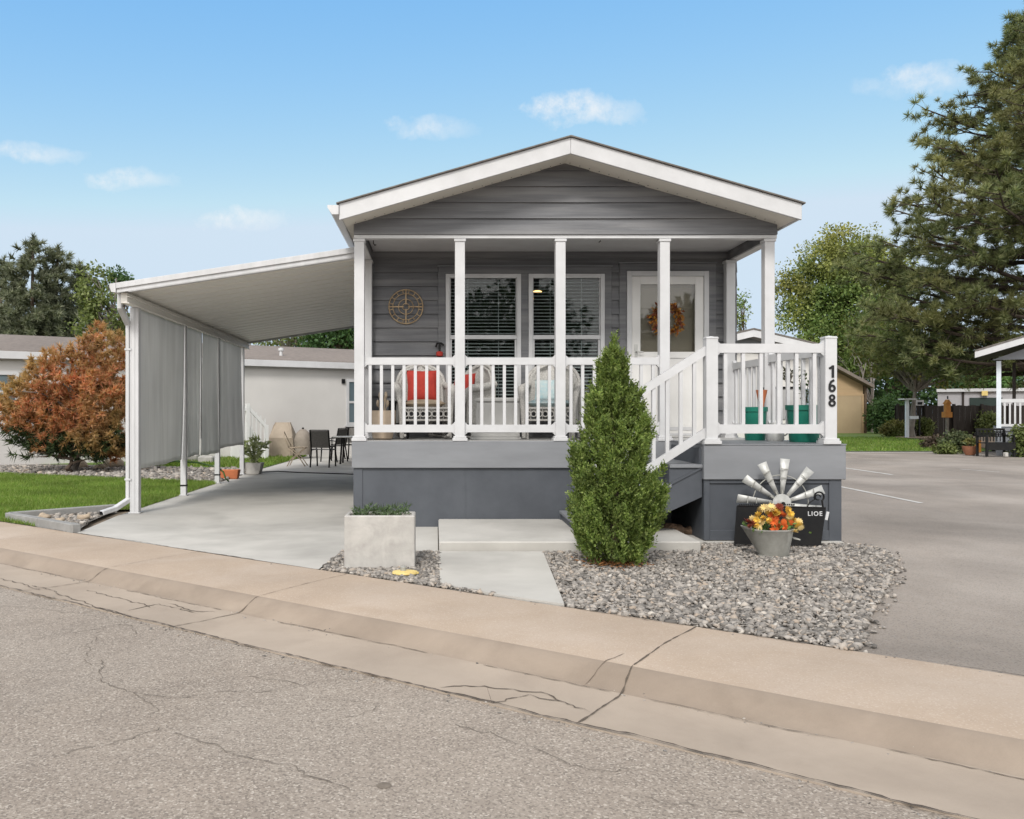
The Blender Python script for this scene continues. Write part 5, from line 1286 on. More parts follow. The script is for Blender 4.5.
# sling chairs
def sling_chair():
    t = thing('patio_chair', '', 'chair', (0, 0, 0), 'sling chairs round the patio table')
    m = MB(); n = 8
    m.add([(-.235, -.22, .43), (.235, -.22, .43), (.235, .22, .42), (-.235, .22, .42)], [(0,1,2,3)]); o = part('seat', m, sling, t); o.modifiers.new('thick', 'SOLIDIFY').thickness = .012
    m = MB().add([(-.225, -.24, .48), (.225, -.24, .48), (.215, -.33, .90), (-.215, -.33, .90)], [(0,1,2,3)]); o = part('backrest', m, sling, t); o.modifiers.new('thick', 'SOLIDIFY').thickness = .012
    for s in (-1, 1):
        part('frame', MB().tube([(s*.24, -.30, 0), (s*.24, -.22, .42), (s*.235, -.34, .92)], .02, 6).tube([(s*.24, .26, 0), (s*.24, .22, .43), (s*.24, -.22, .43)], .02, 6), black_metal, t)
        part('arm', MB().tube([(s*.25, .24, .2), (s*.26, .22, .63), (s*.26, -.27, .66)], .013, 6), black_metal, t)
    part('top_bar', MB().tube([(-.235, -.34, .92), (.235, -.34, .92)], .013, 6), black_metal, t)
    return t
ch = sling_chair(); sp_ = [(G(322, 467.5), -10, 'grey sling patio chair nearest the carport with its back to us'), (G(341, 461), 140, 'grey sling patio chair on the far side of the table at its left'), (G(357, 461), 200, 'grey sling patio chair partly hidden by the left porch post'), (G(364, 468), 75, 'grey sling patio chair hidden at the right end of the patio table')]
for i, ((x, y), a, lab) in enumerate(sp_[:3] + [(G(331, 463), 60, 'grey sling patio chair just behind the nearest patio chair')]):
    o = ch if i == 0 else copy_tree(ch); o.location = (x, y + (.25 if i == 0 else .6), .004); o.rotation_euler = (0, 0, R(a)); o['label'] = lab
X, Y = G(352, 464); Y += .2
t = thing('patio_table', 'dark patio table beside the house behind the carport', 'table', (X, Y, 0))
part('tabletop', MB().lathe([(.55, .70), (.56, .71), (.56, .725), (.55, .73), (0, .731)], (X, Y, 0), 28), mat('grey_table_glass', (.30, .295, .28), rough=.2), t, smooth=30)
for k in range(4):
    a = R(45+90*k); part('leg', MB().tube([(X+.42*math.cos(a), Y+.42*math.sin(a), 0), (X+.36*math.cos(a), Y+.36*math.sin(a), .7)], .028, 6), black_metal, t)
# flat stepping block seen under the cloths
for px, py, w_, lab in ((188, 462, .5, 'white concrete block on the grass under the second shade cloth'), (205, 464, .4, 'grey white concrete block right of the other one under the shade cloth')):
    X, Y = G(px, py); tag(part('concrete_block', MB().box(X-w_/2, X+w_/2, Y, Y+.3, 0, .2), planter_con, None, bevel=.03), lab, 'block', 'blocks behind the shade cloths')

# trees behind the left house
spruce_m = foliage('spruce_needles', [(.075, .09, .055), (.12, .138, .085), (.17, .185, .12), (.24, .245, .165)], clump=.9, lo=.5, hi=1.35, transl=.2)
def spruce(label, px, py_top, Y, r_base, z_base, n, group='spruces behind the left house'):
    X = WX(px, Y); H = WZ(py_top, Y); T = []; A_ = []
    b_e = []
    lv = int((H-z_base)/.30)
    for i in range(lv):
        z_ = z_base+(H-z_base)*(i/lv); u = 1-i/lv; rr = r_base*1.12*(u**.55)+.10; nb = max(5, int(15*u+5))
        for k in range(nb):
            a = rng.rand()*6.283; L_ = rr*(.72+.42*rng.rand()); m_ = max(2, int(L_/.34))
            for q in range(m_):
                s = (q+1)/m_; 
                if s < .35: continue
                T.append((X+math.cos(a)*L_*s+rng.normal()*.07, Y+math.sin(a)*L_*s+rng.normal()*.07, z_-.30*L_*s**1.4+.35*max(0, s-.75)+rng.normal()*.06)); A_.append((math.cos(a)*.8, math.sin(a)*.8, .35))
            if k < 3: b_e.append((X+math.cos(a)*L_*.8, Y+math.sin(a)*L_*.8, z_-.2*L_))
    T.append((X, Y, H)); A_.append((0, 0, 1)); T.append((X, Y, H-.3)); A_.append((0, 0, 1))
    v, f = tufts(np.array(T), np.array(A_), int(n*2.0), .36, .055, .95)
    return tree('spruce_tree', label, (X, Y, -.05), .16, (X, Y, H-.4), b_e[:40], v, f, spruce_m, bark, 'tree', .03, -.05, group)
spruce('tall blue grey spruce behind the left house, highest of the group', 33, 236, 43, 2.6, 1.2, 26)
spruce('spruce just right of the tallest one behind the left house', 58, 246, 44, 2.3, 1.2, 26)
spruce('narrow spruce at the left picture edge behind the left house', 4, 258, 46, 2.3, 1.2, 22)
spruce('shorter spruce at the right of the spruce group behind the left house', 80, 262, 45.5, 1.8, 1.2, 22)
olive_leaf = foliage('olive_leaf', [(0.077, 0.105, 0.031), (0.126, 0.161, 0.049), (0.182, 0.217, 0.070), (0.238, 0.266, 0.119)], clump=.8, lo=.6, hi=1.25, transl=0.35)
def decid(name, label, px, Y, ellp, n, rad, per, size, m, tr=.16, bm=bark, ybase=0.0, group=None, top=None, nb=26, r0=.07, shell=.45, ys=None):
    X = WX(px, Y); ells = []
    for ex, ey, rx, rz_ in ellp:
        ells.append((WX(ex, Y), Y+rng.normal()*.3, WZ(ey, Y), rx*Y/F_, (ys or rx)*Y/F_, rz_*Y/F_))
    C = clump_points(ells, n, shell); v, f = leaf_crown(C, rad, per, size)
    zt = max(e[2] for e in ells); ztop = WZ(top, Y) if top else zt
    return tree(name, label, (X, Y, ybase), tr, (X+.2, Y, ztop), [tuple(C[i]) for i in rng.choice(len(C), min(nb, len(C)), False)], v, f, m, bm, 'tree', r0, .2, group)
decid('leafy_tree', 'loose yellow green tree with pale branches left of the carport gutter', 112, 40, [(95, 292, 14, 28), (108, 315, 16, 24), (122, 330, 12, 22), (90, 325, 14, 20), (103, 278, 7, 10)], 130, .42, 26, .17, olive_leaf, .10, bark_grey, nb=40, r0=.06)
decid('leafy_tree', 'dark leafed treetop just above the carport gutter corner', 120, 52, [(118, 280, 13, 9), (126, 290, 10, 14), (108, 282, 5, 7)], 34, .5, 40, .2, dark_leaf, .12, bark)
decid('leafy_tree', 'dark leafy tree above the far roof beside the left porch post', 335, 44, [(335, 335, 30, 16), (352, 328, 22, 22), (318, 345, 20, 12)], 130, .6, 44, .19, dark_leaf, .18, nb=30)
decid('leafy_tree', 'thin grey green tree above the far roof in the carport opening', 285, 46, [(285, 335, 30, 16), (262, 340, 18, 12), (300, 345, 20, 14)], 80, .5, 24, .17, olive_leaf, .14, bark_grey, nb=50, r0=.09)

# ------------------------------------------------------------------ right background
wh = thing('white_gable_house', 'white trimmed grey gabled house behind the landing railing', 'house', (WX(751, 32), 32, 0))
s32 = lambda px: WX(px, 32); z32 = lambda py: WZ(py, 32)
pk = (s32(748), z32(331)); e0 = (s32(700), pk[1]-(48/F_*32)*.235); e1 = (s32(826), pk[1]-(78/F_*32)*.235)
part('wall', MB().prism([(s32(704), 0), (s32(822), 0), (s32(822), e1[1]-.2), (pk[0], pk[1]-.15), (s32(704), e0[1]-.15)], 32.0, 40), neigh_wall, wh)
wr_ = part('roof', MB().prism([(e0[0], e0[1]), pk, e1, (e1[0], e1[1]+.06), (pk[0], pk[1]+.06), (e0[0], e0[1]+.06)], 31.4, 40.4), shingle, wh)
part('fascia', MB().prism([(e0[0], e0[1]-.26), (pk[0], pk[1]-.26), (e1[0], e1[1]-.26), (e1[0], e1[1]-.005), (pk[0], pk[1]-.005), (e0[0], e0[1]-.005)], 31.42, 31.46), white, wr_)
part('gable_siding', MB().prism([(s32(706), e0[1]-.3), (pk[0], pk[1]-.27), (s32(821), e1[1]-.3)], 31.96, 31.998), grey_siding, wh)
for a_, b_ in ((770, 785), (800, 815)):
    w = part('window', MB().box(s32(a_), s32(b_), 31.95, 31.999, 1.1, 2.3), white, wh); part('pane', MB().box(s32(a_)+.06, s32(b_)-.06, 31.94, 31.949, 1.16, 2.24), glass_n, w)
sh = thing('tan_shed', 'tan garage shed with brown roof edge beyond the landing post', 'shed', (WX(820, 54), 54, 0))
s54 = lambda px: WX(px, 54); z54 = lambda py: WZ(py, 54)
part('wall', MB().prism([(s54(790), 0), (s54(863), 0), (s54(863), z54(385)), (s54(826), z54(366)), (s54(790), z54(385))], 54, 60), tan_siding, sh)
part('door', MB().box(s54(835), s54(861), 53.94, 53.998, .02, z54(396)), tan_panel, sh)
part('trim', MB().box(s54(833), s54(863.5), 53.93, 53.997, z54(396)+.01, z54(394)).box(s54(861.3), s54(863.6), 53.95, 53.999, 0, z54(396)), tan_siding, sh)
rp = [(s54(784), z54(388)), (s54(826), z54(365)), (s54(869), z54(388)), (s54(869), z54(385)), (s54(826), z54(361.5)), (s54(784), z54(385))]
part('roof', MB().prism(rp, 53.4, 60.4), shingle_brown, sh)
part('post', MB().box(s54(864), s54(866), 53.9, 54.1, 0, z54(386)), mat('brown_trim', (.12, .08, .05)), sh)

big_green = foliage('maple_leaf', [(.085, .14, .04), (.13, .20, .055), (.19, .26, .075), (.25, .32, .105)], clump=.45, lo=.6, hi=1.25, transl=.35, patch=((.19, .20, .055), (.35, .34, .11)), psc=.16)
decid('maple_tree', 'big green broadleaf tree rising behind the tan shed', 835, 62, [(830, 275, 38, 45), (845, 250, 30, 26), (815, 300, 32, 38), (800, 290, 22, 30), (795, 320, 18, 24), (850, 310, 45, 50), (870, 275, 35, 40), (835, 345, 45, 30), (865, 345, 35, 35), (880, 300, 30, 40)], 640, .8, 84, .21, big_green, .3, nb=36, r0=.12)
decid('slender_tree', 'small tree seen between the two right porch posts', 741, 50, [(741, 312, 8, 15), (744, 300, 6, 8), (738, 325, 6, 10)], 30, .33, 22, .15, big_green, .07, nb=16, r0=.03)
golden = foliage('olive_gold_leaf', [(0.119, 0.119, 0.034), (0.175, 0.168, 0.049), (0.231, 0.210, 0.070), (0.280, 0.245, 0.105)], clump=.6, lo=.6, hi=1.25, patch=((0.070, 0.105, 0.031), (0.140, 0.182, 0.056)), psc=.3, transl=0.35)
decid('drooping_tree', 'olive gold drooping tree with grey trunk before the dark fence', 911, 45, [(905, 350, 40, 22), (935, 355, 36, 24), (880, 345, 26, 24), (890, 325, 30, 24), (930, 330, 36, 22), (868, 330, 20, 26), (960, 365, 26, 20), (905, 372, 30, 12)], 330, .48, 34, .17, golden, .20, bark_grey, top=392, nb=60, r0=.075)
bare = thing('bare_branches', 'leafless grey twiggy tree between the tan shed and the pine', 'tree', (WX(868, 56), 56, 0)); b = MB()
base_ = np.array([WX(872, 56), 56, 1.8]); b.tube([(base_[0], 56, 0), tuple(base_)], [.09, .06], 7)
for px, py in ((835, 372), (842, 355), (845, 335), (855, 325), (868, 322), (880, 335), (893, 350), (838, 385), (860, 345), (850, 365), (875, 355), (862, 310), (846, 395)):
    e = np.array([WX(px, 56), 56+rng.normal()*.5, WZ(py, 56)]); pts = curve(base_, e, .35, 6, .15); b.tube(pts, [.04*(1-.8*i/5) for i in range(6)], 5, False)
    for k in range(4): q = pts[2+k % 4]; e2 = q+rng.normal(size=3)*np.array([.6, .4, .5]); b.tube([q, (q+e2)/2+.05, e2], [.014, .009, .004], 4, False)
part('trunk', b, bark_grey, bare)

# ponderosa pine at the right
PX_, PY_ = WX(1082, 36), 36.0
pine_m = foliage('pine_needles', [(.08, .11, .05), (.135, .17, .075), (.21, .24, .11), (.31, .325, .165)], clump=.5, lo=.6, hi=1.3, transl=.35, patch=((.15, .16, .065), (.29, .28, .13)), psc=.22)
env_py = [-40, 20, 75, 110, 140, 170, 200, 240, 275, 310, 350, 385]; env_px = [1055, 1003, 978, 934, 930, 908, 884, 872, 868, 880, 905, 940]
T = []; A_ = []; lb = MB()
tk = thing('pine_tree', 'huge long needled pine filling the right edge of the sky', 'tree', (PX_, PY_, 0))
lb.tube([(PX_, PY_, 0), (PX_+.1, PY_, 5), (PX_-.1, PY_, 11), (PX_, PY_, 17.5), (PX_, PY_, 20)], [.55, .45, .33, .15, .04], 10)
for i in range(112):
    z0_ = 3.6+16.0*(i/112)**1.1
    a = math.pi + rng.uniform(-1.0, 1.0) if i % 4 else rng.rand()*6.283
    pyv = HY-(z0_+1.0-CH)*F_/PY_; reach = (np.interp(pyv, env_py, env_px))
    Lm = (PX_-WX(reach, PY_)); Lm = max(1.2, Lm*(.70+.34*rng.rand())); ca, sa = math.cos(a), math.sin(a)
    rise = (.10+.16*rng.rand())*Lm + (.5 if z0_ > 12 else 0)-(0.9 if z0_ < 6 else 0)*rng.rand()
    pts = []; k = 9
    for q in range(k):
        s = q/(k-1); wob = rng.normal(size=2)*.10*Lm*.12
        pts.append(np.array([PX_+ca*Lm*s+wob[0]*(s > 0), PY_+sa*Lm*s+wob[1]*(s > 0), z0_-.5+rise*s**1.5-.06*Lm*math.sin(math.pi*s)]))
    lb.tube(pts, [.13*(1-.9*q/(k-1))*min(1, Lm/6)+.012 for q in range(k)], 6, False)
    ntw = int(4+Lm*2.0)
    for q in range(ntw):
        s = .22+.78*(q/ntw)**.8; j = s*(k-1); j0 = min(k-2, int(j)); p = pts[j0]+(pts[j0+1]-pts[j0])*(j-j0)
        sd = rng.choice([-1, 1]); Lt = (.55+.95*rng.rand())*min(1.35, .4+.18*Lm)*(1.15-.55*s)+.25
        dv = unit(np.array([ca*.8-sa*sd*.75, sa*.8+ca*sd*.75, .18+.35*rng.normal()])); e = p+dv*Lt
        mid = (p+e)/2+np.array([0, 0, -.06]); lb.tube([p, mid, e], [.028, .018, .008], 4, False)
        for (u, jit) in ((1.0, .02), (.72, .12), (.86, .14), (.45, .12)):
            if rng.rand() < .22: continue
            T.append(p+(e-p)*u+rng.normal(size=3)*jit); A_.append(dv+np.array([0, 0, .55])+rng.normal(size=3)*.25)
    T.append(pts[-1]); A_.append(np.array([ca, sa, .8]))
part('trunk', lb, mat('dark_pine_bark', (.075, .055, .042), (.045, .034, .027), rough=.95, sc=8, bump=.6), tk)
v, f = pompoms(np.array(T), np.array(A_), 44, .30, .036); np_obj('crown', v, f, pine_m, tk)['kind'] = 'stuff'

# neighbour's porch at the right edge
rh = thing('grey_porch_house', 'grey house with white porch railing at the right picture edge', 'house', (WX(1000, 27), 27, 0))
q = lambda px: WX(px, 27); w = lambda py: WZ(py, 27)
part('skirting', MB().box(q(997), q(1250), 27, 33, -.02, w(431)), grey_siding, rh)
part('deck', MB().box(q(995), q(1250), 26.95, 33, w(431)+.002, w(428)), band_grey, rh)
part('wall', MB().box(q(1030), q(1250), 28.6, 33, w(428), w(352)), grey_siding, rh)
rsl = (w(336)-w(350))/(q(1024)-q(979))
x0, x1 = q(979), q(1120); zA, zB = w(352), w(352)+(x1-x0)*rsl
rr_ = part('roof', MB().prism([(x0, zA), (x1, zB), (q(1261), zA), (q(1261), zA+.05), (x1, zB+.05), (x0, zA+.05)], 26.3, 33.4), shingle, rh)
part('fascia', MB().prism([(x0, zA-.20), (x1, zB-.20), (q(1261), zA-.20), (q(1261), zA-.003), (x1, zB-.003), (x0, zA-.003)], 26.32, 26.36), white, rr_)
part('gable_siding', MB().prism([(q(993), w(360)), (q(1247), w(360)), (x1, zB-.1)], 26.9, 27.0), grey_siding, rh)
bl = mat('pale_blue_white_paint', (.60, .64, .68), (.54, .58, .62), rough=.5)
part('post', MB().box(q(997), q(1001), 26.98, 27.1, w(428), w(361)), bl, rh)
part('post', MB().box(q(1011), q(1014), 28.2, 28.3, w(428), w(361)), fence_wood, rh)
rl = part('railing', MB().box(q(1001), q(1120), 27.0, 27.06, w(402.5), w(399)).box(q(1001), q(1120), 27.0, 27.06, w(426.5), w(424)), white, rh)
bb = None
for i in range(14):
    x = q(1004)+i*.135
    if bb is None: bb = part('baluster', MB().box(x-.025, x+.025, 27.01, 27.05, w(424), w(402.5)), white, rl)
    else: o = bb.copy(); COL.objects.link(o); o.parent = rl; o.location = (i*.135, 0, 0)
rh.rotation_euler = (0, 0, R(-33))
# bench, pots, shrubs
X, Y = WX(995.5, 26.3), 26.3; w26 = lambda py: WZ(py, 26.3); q = lambda px: WX(px, 26.3)
t = thing('park_bench', 'black slatted bench in front of the grey porch house', 'bench', (X, Y, 0))
m = MB()
for k in range(4): m.box(q(981), q(1010), Y-.25+k*.12, Y-.15+k*.12, .40, .43)
part('seat', m, black_metal, t)
m = MB().box(q(981), q(1010), Y+.24, Y+.27, .80, .86)
for k in range(9): xx = q(982)+k*(q(1009)-q(982))/8; m.tube(arc((xx, Y+.25, .66), .07, 0, 360, 10), .014, 5).box(xx-.01, xx+.01, Y+.24, Y+.26, .45, .8)
part('backrest', m, black_metal, t)
part('apron', MB().box(q(981), q(1009), Y-.27, Y-.255, .20, .40), black_metal, t)
for px in (982, 1009):
    part('leg', MB().box(q(px)-.03, q(px)+.03, Y-.26, Y-.2, 0, .62).box(q(px)-.03, q(px)+.03, Y+.2, Y+.26, 0, .8).box(q(px)-.03, q(px)+.03, Y-.26, Y+.2, .62, .66), black_metal, t)
tag(part('stone_block', MB().box(q(995), q(998), Y-.5, Y-.35, 0, .14), planter_con, None, bevel=.02), 'small pale block standing before the black bench', 'block')
X, Y = G(970, 455)
t = thing('terracotta_pot', 'round terracotta pot of green plants left of the black bench', 'pot', (X, Y, 0)); part('pot', MB().lathe([(.13, 0), (.20, .14), (.23, .28), (.21, .285), (.19, .24), (0, .23)], (X, Y, 0), 20), mat('dark_terracotta', (.27, .115, .06), (.2, .085, .05), rough=.8, sc=6), t, smooth=40)
sprig_plant('potted_plant', 'green and rust leaves in the round terracotta pot', (X, Y, .24), 14, .26, .28, golden, .12, .06)
X, Y = G(978, 452.5)
t = thing('orange_panel', 'faded orange board leaning between the pot and the black bench', 'board', (X, Y, 0)); part('board', MB().box(X-.11, X+.11, Y, Y+.04, 0, .42), orange_wood, t)
def shrub(name, label, px, py, rx, rzz, m, n=60, per=26, size=.09, rad=.2, group='shrubs in the far beds', lift=0):
    X, Y = G(px, py); s = Y/F_; rx *= s; rzz *= s
    C = clump_points([(X, Y, rzz+lift, rx, rx*.7, rzz)], n, .4); C = C[C[:, 2] > .05]; v, f = leaf_crown(C, rad, per, size)
    return tree(name, label, (X, Y, 0), .03, (X, Y, rzz), [tuple(C[i]) for i in rng.choice(len(C), min(10, len(C)), False)], v, f, m, bark, 'shrub', .015, .05, group)
purple = foliage('purple_brown_leaf', [(.06, .045, .035), (.10, .07, .05), (.14, .11, .075)], clump=2)
shrub('shrub', 'small purple brown shrub left of a bushy green one', 930, 449.5, 6, 6, purple, 40); shrub('shrub', 'second purple brown shrub touching the bushy green one', 938, 449, 4.5, 5.5, purple, 34)
shrub('shrub', 'bushy grey green shrub between the purple shrubs and the terracotta pot', 956, 453, 14, 10, foliage('grey_green_leaf', [(.06, .085, .035), (.10, .125, .055), (.15, .17, .085)], clump=2), 110)
shrub('shrub', 'low green shrub at the bed corner by the parking lot', 944, 453.5, 9, 4, olive_leaf, 40)
shrub('shrub', 'green shrub cut off by the right picture edge', 1022, 456.5, 7, 15, olive_leaf, 80)
shrub('shrub', 'tall dark green bush right of the tan shed', 888, 434, 18, 18, dark_leaf, 150, 40, .16, .4); shrub('shrub', 'tall dark bush beside the shed wall', 873, 432, 9, 14, dark_leaf, 90, 40, .16, .4)
shrub('shrub', 'low yellow green bush before the tall dark bush', 894, 437, 11, 7.5, golden, 70, 40, .13, .3)
shrub('shrub', 'thin green shrub right of the grey trunk', 925, 437, 5, 9, olive_leaf, 40, 30, .13, .28); shrub('shrub', 'climbing plant on the dark fence left of the porch', 988, 437, 10, 13, olive_leaf, 60, 30, .13, .32); shrub('shrub', 'loose green shrub against the middle of the dark fence', 965, 436, 12, 7, dark_leaf, 50, 30, .13, .32)
decid('leafy_tree', 'dark mass of a tree behind the dark fence and bushes', 885, 66, [(885, 385, 40, 30), (930, 385, 40, 25), (970, 378, 40, 26), (1010, 380, 40, 30), (860, 390, 20, 25)], 330, .9, 44, .3, dark_leaf, .25, nb=20)
# fence
t = thing('wooden_fence', 'dark stained board fence behind the grey trunk and shrubs', 'fence', (WX(950, 47), 47, 0))
m = MB(); x = WX(895, 47); k = 0
while x < WX(1050, 47): m.box(x, x+.135, 47+.01*(k % 2), 47.03+.01*(k % 2), .02, WZ(405.5, 47)+.02*math.sin(k*5)); x += .15; k += 1
part('board', m, fence_wood, t)
for px in np.arange(898, 1048, 28): part('post', MB().box(WX(px, 46.9)-.06, WX(px, 46.9)+.06, 46.85, 46.98, 0, WZ(404, 47)), fence_wood, t)
# mailbox-like box on white post
X, Y = WX(910, 46), 44.3
t = thing('bird_house', 'white flat topped box on a white post beside the grey trunk', 'bird house', (X, Y, 0))
z_ = lambda py: WZ(py, 44.3); x_ = lambda px: WX(px, 44.3)
part('roof', MB().box(x_(901), x_(914), Y-.3, Y+.3, z_(399.8), z_(398.5)), white, t); part('post', MB().box(x_(905.5), x_(908.5), Y-.06, Y+.06, 0, z_(400)), bl, t)
part('shelf', MB().box(x_(909), x_(917), Y-.15, Y+.1, z_(419), z_(416)), bl, t)
t = thing('backboard', 'white framed dark panel standing above the dark fence', 'panel', (x_(919.5), 46.2, 0))
part('frame', MB().box(WX(915.5, 46.2), WX(924, 46.2), 46.2, 46.25, WZ(405.5, 46.2), WZ(400, 46.2)), white, t); part('panel', MB().box(WX(917.5, 46.2), WX(922, 46.2), 46.18, 46.199, WZ(404.6, 46.2), WZ(402, 46.2)), black_metal, t); part('post', MB().box(WX(919, 46.2), WX(920.5, 46.2), 46.2, 46.25, 0, WZ(405.5, 46.2)), black_metal, t)
X, Y = WX(947, 42), 42
t = thing('bird_feeder', 'orange wooden bird feeder on a grey post in front of the fence', 'bird feeder', (X, Y, 0)); z_ = lambda py: WZ(py, 42); x_ = lambda px: WX(px, 42)
part('post', MB().box(x_(946.2), x_(948.2), Y-.05, Y+.06, 0, z_(417.5)), bark_grey, t)
part('tray', MB().box(x_(943.5), x_(950.5), Y-.16, Y+.16, z_(417.5), z_(412)), orange_wood, t)
part('box', MB().box(x_(945), x_(949.5), Y-.1, Y+.1, z_(412), z_(404)), orange_wood, t)
part('roof', MB().prism([(x_(944.2), z_(404)), (x_(950.3), z_(404)), (x_(947.3), z_(399.5))], Y-.15, Y+.15), orange_wood, t)
part('hook', MB().box(x_(947.2), x_(948.2), Y-.02, Y+.02, z_(399), z_(396)), black_metal, t)
# far pale buildings
fb = thing('pale_trailer', 'pale grey flat roofed trailer home beyond the dark fence', 'trailer', (WX(940, 56), 56, 0)); q = lambda px: WX(px, 56); w = lambda py: WZ(py, 56)
part('wall', MB().box(q(938), q(1150), 56, 62, 0, w(392)), mat('lavender_grey_wall', (.36, .35, .36), (.33, .32, .33), rough=.8), fb); part('roof', MB().box(q(937), q(1152), 55.8, 62.2, w(392)+.002, w(389)), white, fb)
part('trim', MB().box(q(958.5), q(960.5), 55.95, 55.999, 0, w(392)), fence_wood, fb)
part('window', MB().box(q(965), q(992), 55.93, 55.998, w(411), w(398)), mat('dark_green_shade', (.02, .035, .03)), fb); part('lamp', MB().box(q(975), q(980), 55.7, 55.9, w(396), w(391.5)), yellow_pl, fb)
fb.rotation_euler = (0, 0, R(-31))
decid('bright_tree', 'bright green tree above the trailer roof', 990, 62, [(985, 382, 16, 8), (1000, 380, 10, 9)], 40, .6, 40, .25, green_leaf, .12)

# ------------------------------------------------------------------ what stands across the street (mirrored in the windows)
for i, (x, y, h) in enumerate(((-9, -22, 8), (4, -25, 9), (13, -20, 7))):
    C = clump_points([(x, y, h*.62, 4.2, 3.5, h*.36)], 130, .3); v, f = leaf_crown(C, .8, 26, .45)
    tree('street_tree', ('broad green tree across the street to the left', 'tall green tree across the street straight behind the viewer', 'lower green tree across the street to the right')[i], (x, y, -.1), .25, (x, y, h*.6), [tuple(C[k]) for k in range(12)], v, f, dark_leaf, bark, 'tree', .1, .3, 'trees across the street')

# ------------------------------------------------------------------ labels of the setting
SET = {'ground': 'bare earth under everything', 'lot_soil': 'bare soil around the house lots', 'pavement': 'tan concrete rolled kerb walk with cracked joints along the street', 'road': 'worn cracked grey brown street asphalt in front', 'parking_lot': 'smooth grey asphalt right of the house',
       'parking_lines': 'faded white parking lines on the right asphalt', 'lot_kerb': 'low concrete strip between the asphalt and far lawn', 'driveway': 'pale concrete driveway under the carport', 'walk_pad': 'pale concrete walk pad from the kerb to the slab', 'entry_slab': 'raised concrete entry slab before the house',
       'footing': 'concrete footing under the landing', 'lawn': 'green lawn left of the driveway', 'gravel_strip': 'grey gravel strip under the rust shrub', 'side_lawn': 'grass by the neighbouring house wall', 'far_lawn': 'green lawn across the parking lot', 'back_yard': 'grass behind the houses', 'mulch_bed': 'tan mulch bed by the dark fence',
       'gravel_ground': 'dark fines under the crushed stone', 'rock_bed': 'gravel floor of the triangular rock bed', 'grass': 'short green grass blades of the lawns', 'gravel': 'grey and tan crushed stone', 'needle_litter': 'rust brown needles under the juniper'}
for o in list(COL.objects):
    if o.parent is None and o.get('kind') in ('structure', 'stuff') and 'label' not in o:
        k = o.name.split('.')[0]
        if k in SET: o['label'] = SET[k]; o['category'] = k.replace('_', ' ')

# ------------------------------------------------------------------ sky, sun, camera
SUN_EL, SUN_AZ = 43.0, 196.0      # azimuth measured clockwise from +Y
wd = bpy.data.worlds.new('World'); SC.world = wd; wd.use_nodes = True
nt = wd.node_tree; nt.nodes.clear(); N = NT(nt)
out = N.n('ShaderNodeOutputWorld'); bg = N.n('ShaderNodeBackground'); N.l(bg.outputs[0], out.inputs[0])
sky = N.n('ShaderNodeTexSky'); sky.sky_type = 'NISHITA'; sky.sun_disc = False; sky.sun_elevation = R(SUN_EL); sky.sun_rotation = R(SUN_AZ)
sky.altitude = 1600; sky.air_density = 1.0; sky.dust_density = 1.2; sky.ozone_density = 1.5
tc = N.n('ShaderNodeTexCoord'); sep = N.n('ShaderNodeSeparateXYZ'); N.l(tc.outputs['Generated'], sep.inputs[0])
yv = N.math('MAXIMUM', sep.outputs['Y'], .02); u = N.math('DIVIDE', sep.outputs['X'], yv); vv = N.math('DIVIDE', sep.outputs['Z'], yv)
wn = N.noise(tc.outputs['Generated'], 22, 5, .62); wn2 = N.noise(tc.outputs['Generated'], 55, 5, .65)
tot = None
for px, py, sx_, sy_, amp in ((583, 110, 50, 13, 1.0), (430, 128, 36, 9, .6), (35, 153, 42, 8, .7), (128, 180, 38, 9, .75), (243, 220, 36, 10, .8), (930, 78, 40, 11, .75), (880, 88, 26, 8, .35)):
    cu, cv = (px-VX)/F_, (HY-py)/F_
    a = N.math('DIVIDE', N.math('SUBTRACT', u, cu), sx_/F_); b = N.math('DIVIDE', N.math('SUBTRACT', vv, cv), sy_/F_)
    # flatter undersides
    b = N.math('ADD', b, N.math('MULTIPLY', N.math('SUBTRACT', wn, .5), 3.4)); a = N.math('ADD', a, N.math('MULTIPLY', N.math('SUBTRACT', wn2, .5), 1.6))
    d2 = N.math('ADD', N.math('MULTIPLY', a, a), N.math('MULTIPLY', b, b))
    g = N.math('MULTIPLY', N.math('SUBTRACT', 1.0, N.math('MULTIPLY', d2, .5), True), amp)
    tot = g if tot is None else N.math('MAXIMUM', tot, g)
fac = N.math('MULTIPLY', tot, N.ramp(wn2, [(.30, .1), (.74, 1.0)]), True)
fac = N.math('MULTIPLY', fac, N.math('GREATER_THAN', sep.outputs['Y'], .1))
sp3 = N.n('ShaderNodeSeparateColor'); N.l(sky.outputs[0], sp3.inputs[0]); cb3 = N.n('ShaderNodeCombineColor')
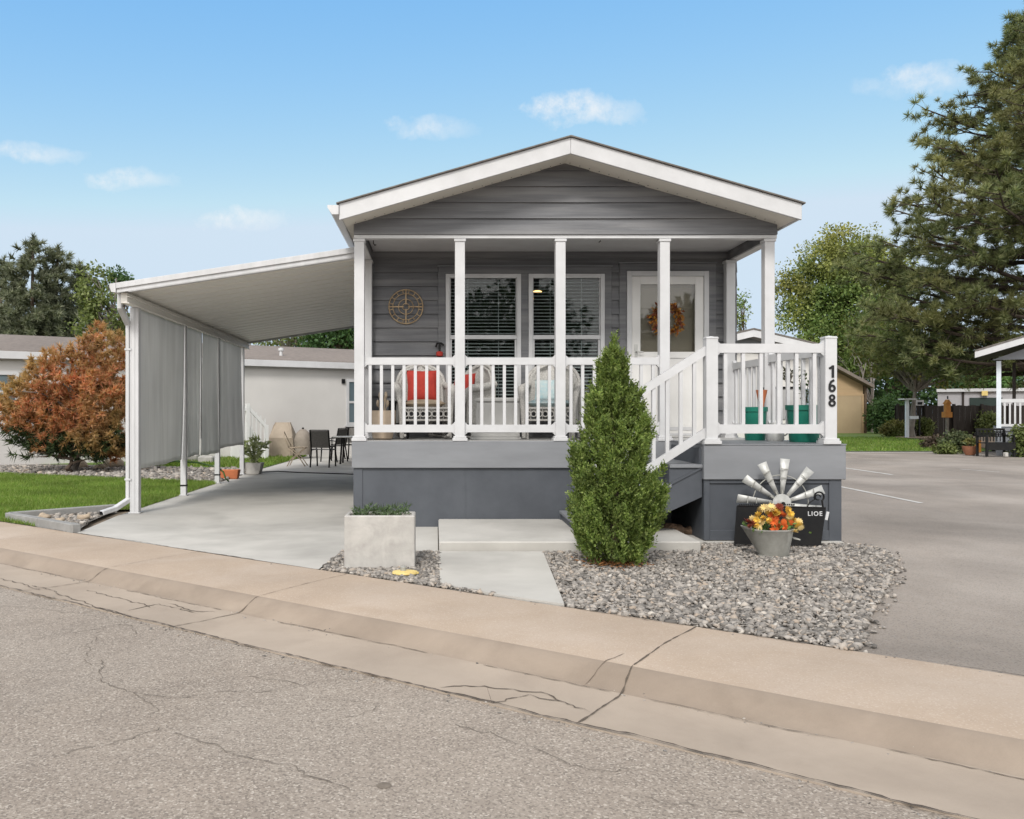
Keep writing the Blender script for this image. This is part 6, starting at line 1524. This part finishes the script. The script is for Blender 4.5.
for k, (c_, p_, mx_) in enumerate(((.60, 1.3, 1.82), (1.0, .65, 2.2), (2.19, .12, 2.58))):
    N.l(N.math('MINIMUM', N.math('MULTIPLY', N.math('POWER', sp3.outputs[k], p_), c_), mx_), cb3.inputs[k])
# invented bright cloud sheet, unseen overhead and behind the viewer, added for neutral fill
ov = N.ramp(N.math('SUBTRACT', N.math('ADD', sep.outputs['Z'], N.math('MULTIPLY', N.math('SUBTRACT', 0, sep.outputs['Y']), .35)), N.math('MULTIPLY', N.noise(tc.outputs['Generated'], 3, 4, .6), .25)), [(.08, 0.), (.32, 1.)])
ovc = N.mix(N.ramp(sep.outputs['Z'], [(.1, 0.), (.75, 1.)]), (8.8, 8.5, 8.15), (3.1, 3.1, 3.1))
skyc = N.mix(N.math('MULTIPLY', ov, .85), cb3.outputs[0], ovc)
N.l(N.mix(N.math('MULTIPLY', fac, .95, True), skyc, (2.7, 2.72, 2.72)), bg.inputs['Color'])
bg.inputs['Strength'].default_value = .15
sl = bpy.data.lights.new('sun', 'SUN'); sl.energy = 1.25; sl.angle = R(15); sl.color = (1.0, .965, .92)
so = bpy.data.objects.new('sun', sl); COL.objects.link(so)
az, el = R(SUN_AZ), R(SUN_EL); d = Vector((math.sin(az)*math.cos(el), math.cos(az)*math.cos(el), math.sin(el)))
so.rotation_euler = (-d).to_track_quat('-Z', 'Y').to_euler()
cam = bpy.data.cameras.new('camera'); co = bpy.data.objects.new('camera', cam); COL.objects.link(co); SC.camera = co
co.location = (0, 0, CH); co.rotation_euler = (R(90), 0, 0)
cam.sensor_width = 36; cam.lens = F_/1024*36; cam.shift_x = (512-VX)/1024; cam.shift_y = -(409.5-HY)/1024; cam.clip_end = 2000; cam.clip_start = .05
vs = SC.view_settings; vs.view_transform = 'Standard'; vs.look = 'None'; vs.gamma = 1; vs.exposure = 1.22; vs.use_curve_mapping = False
SC.cycles.max_bounces = 8; SC.cycles.transparent_max_bounces = 12; SC.cycles.use_denoising = True
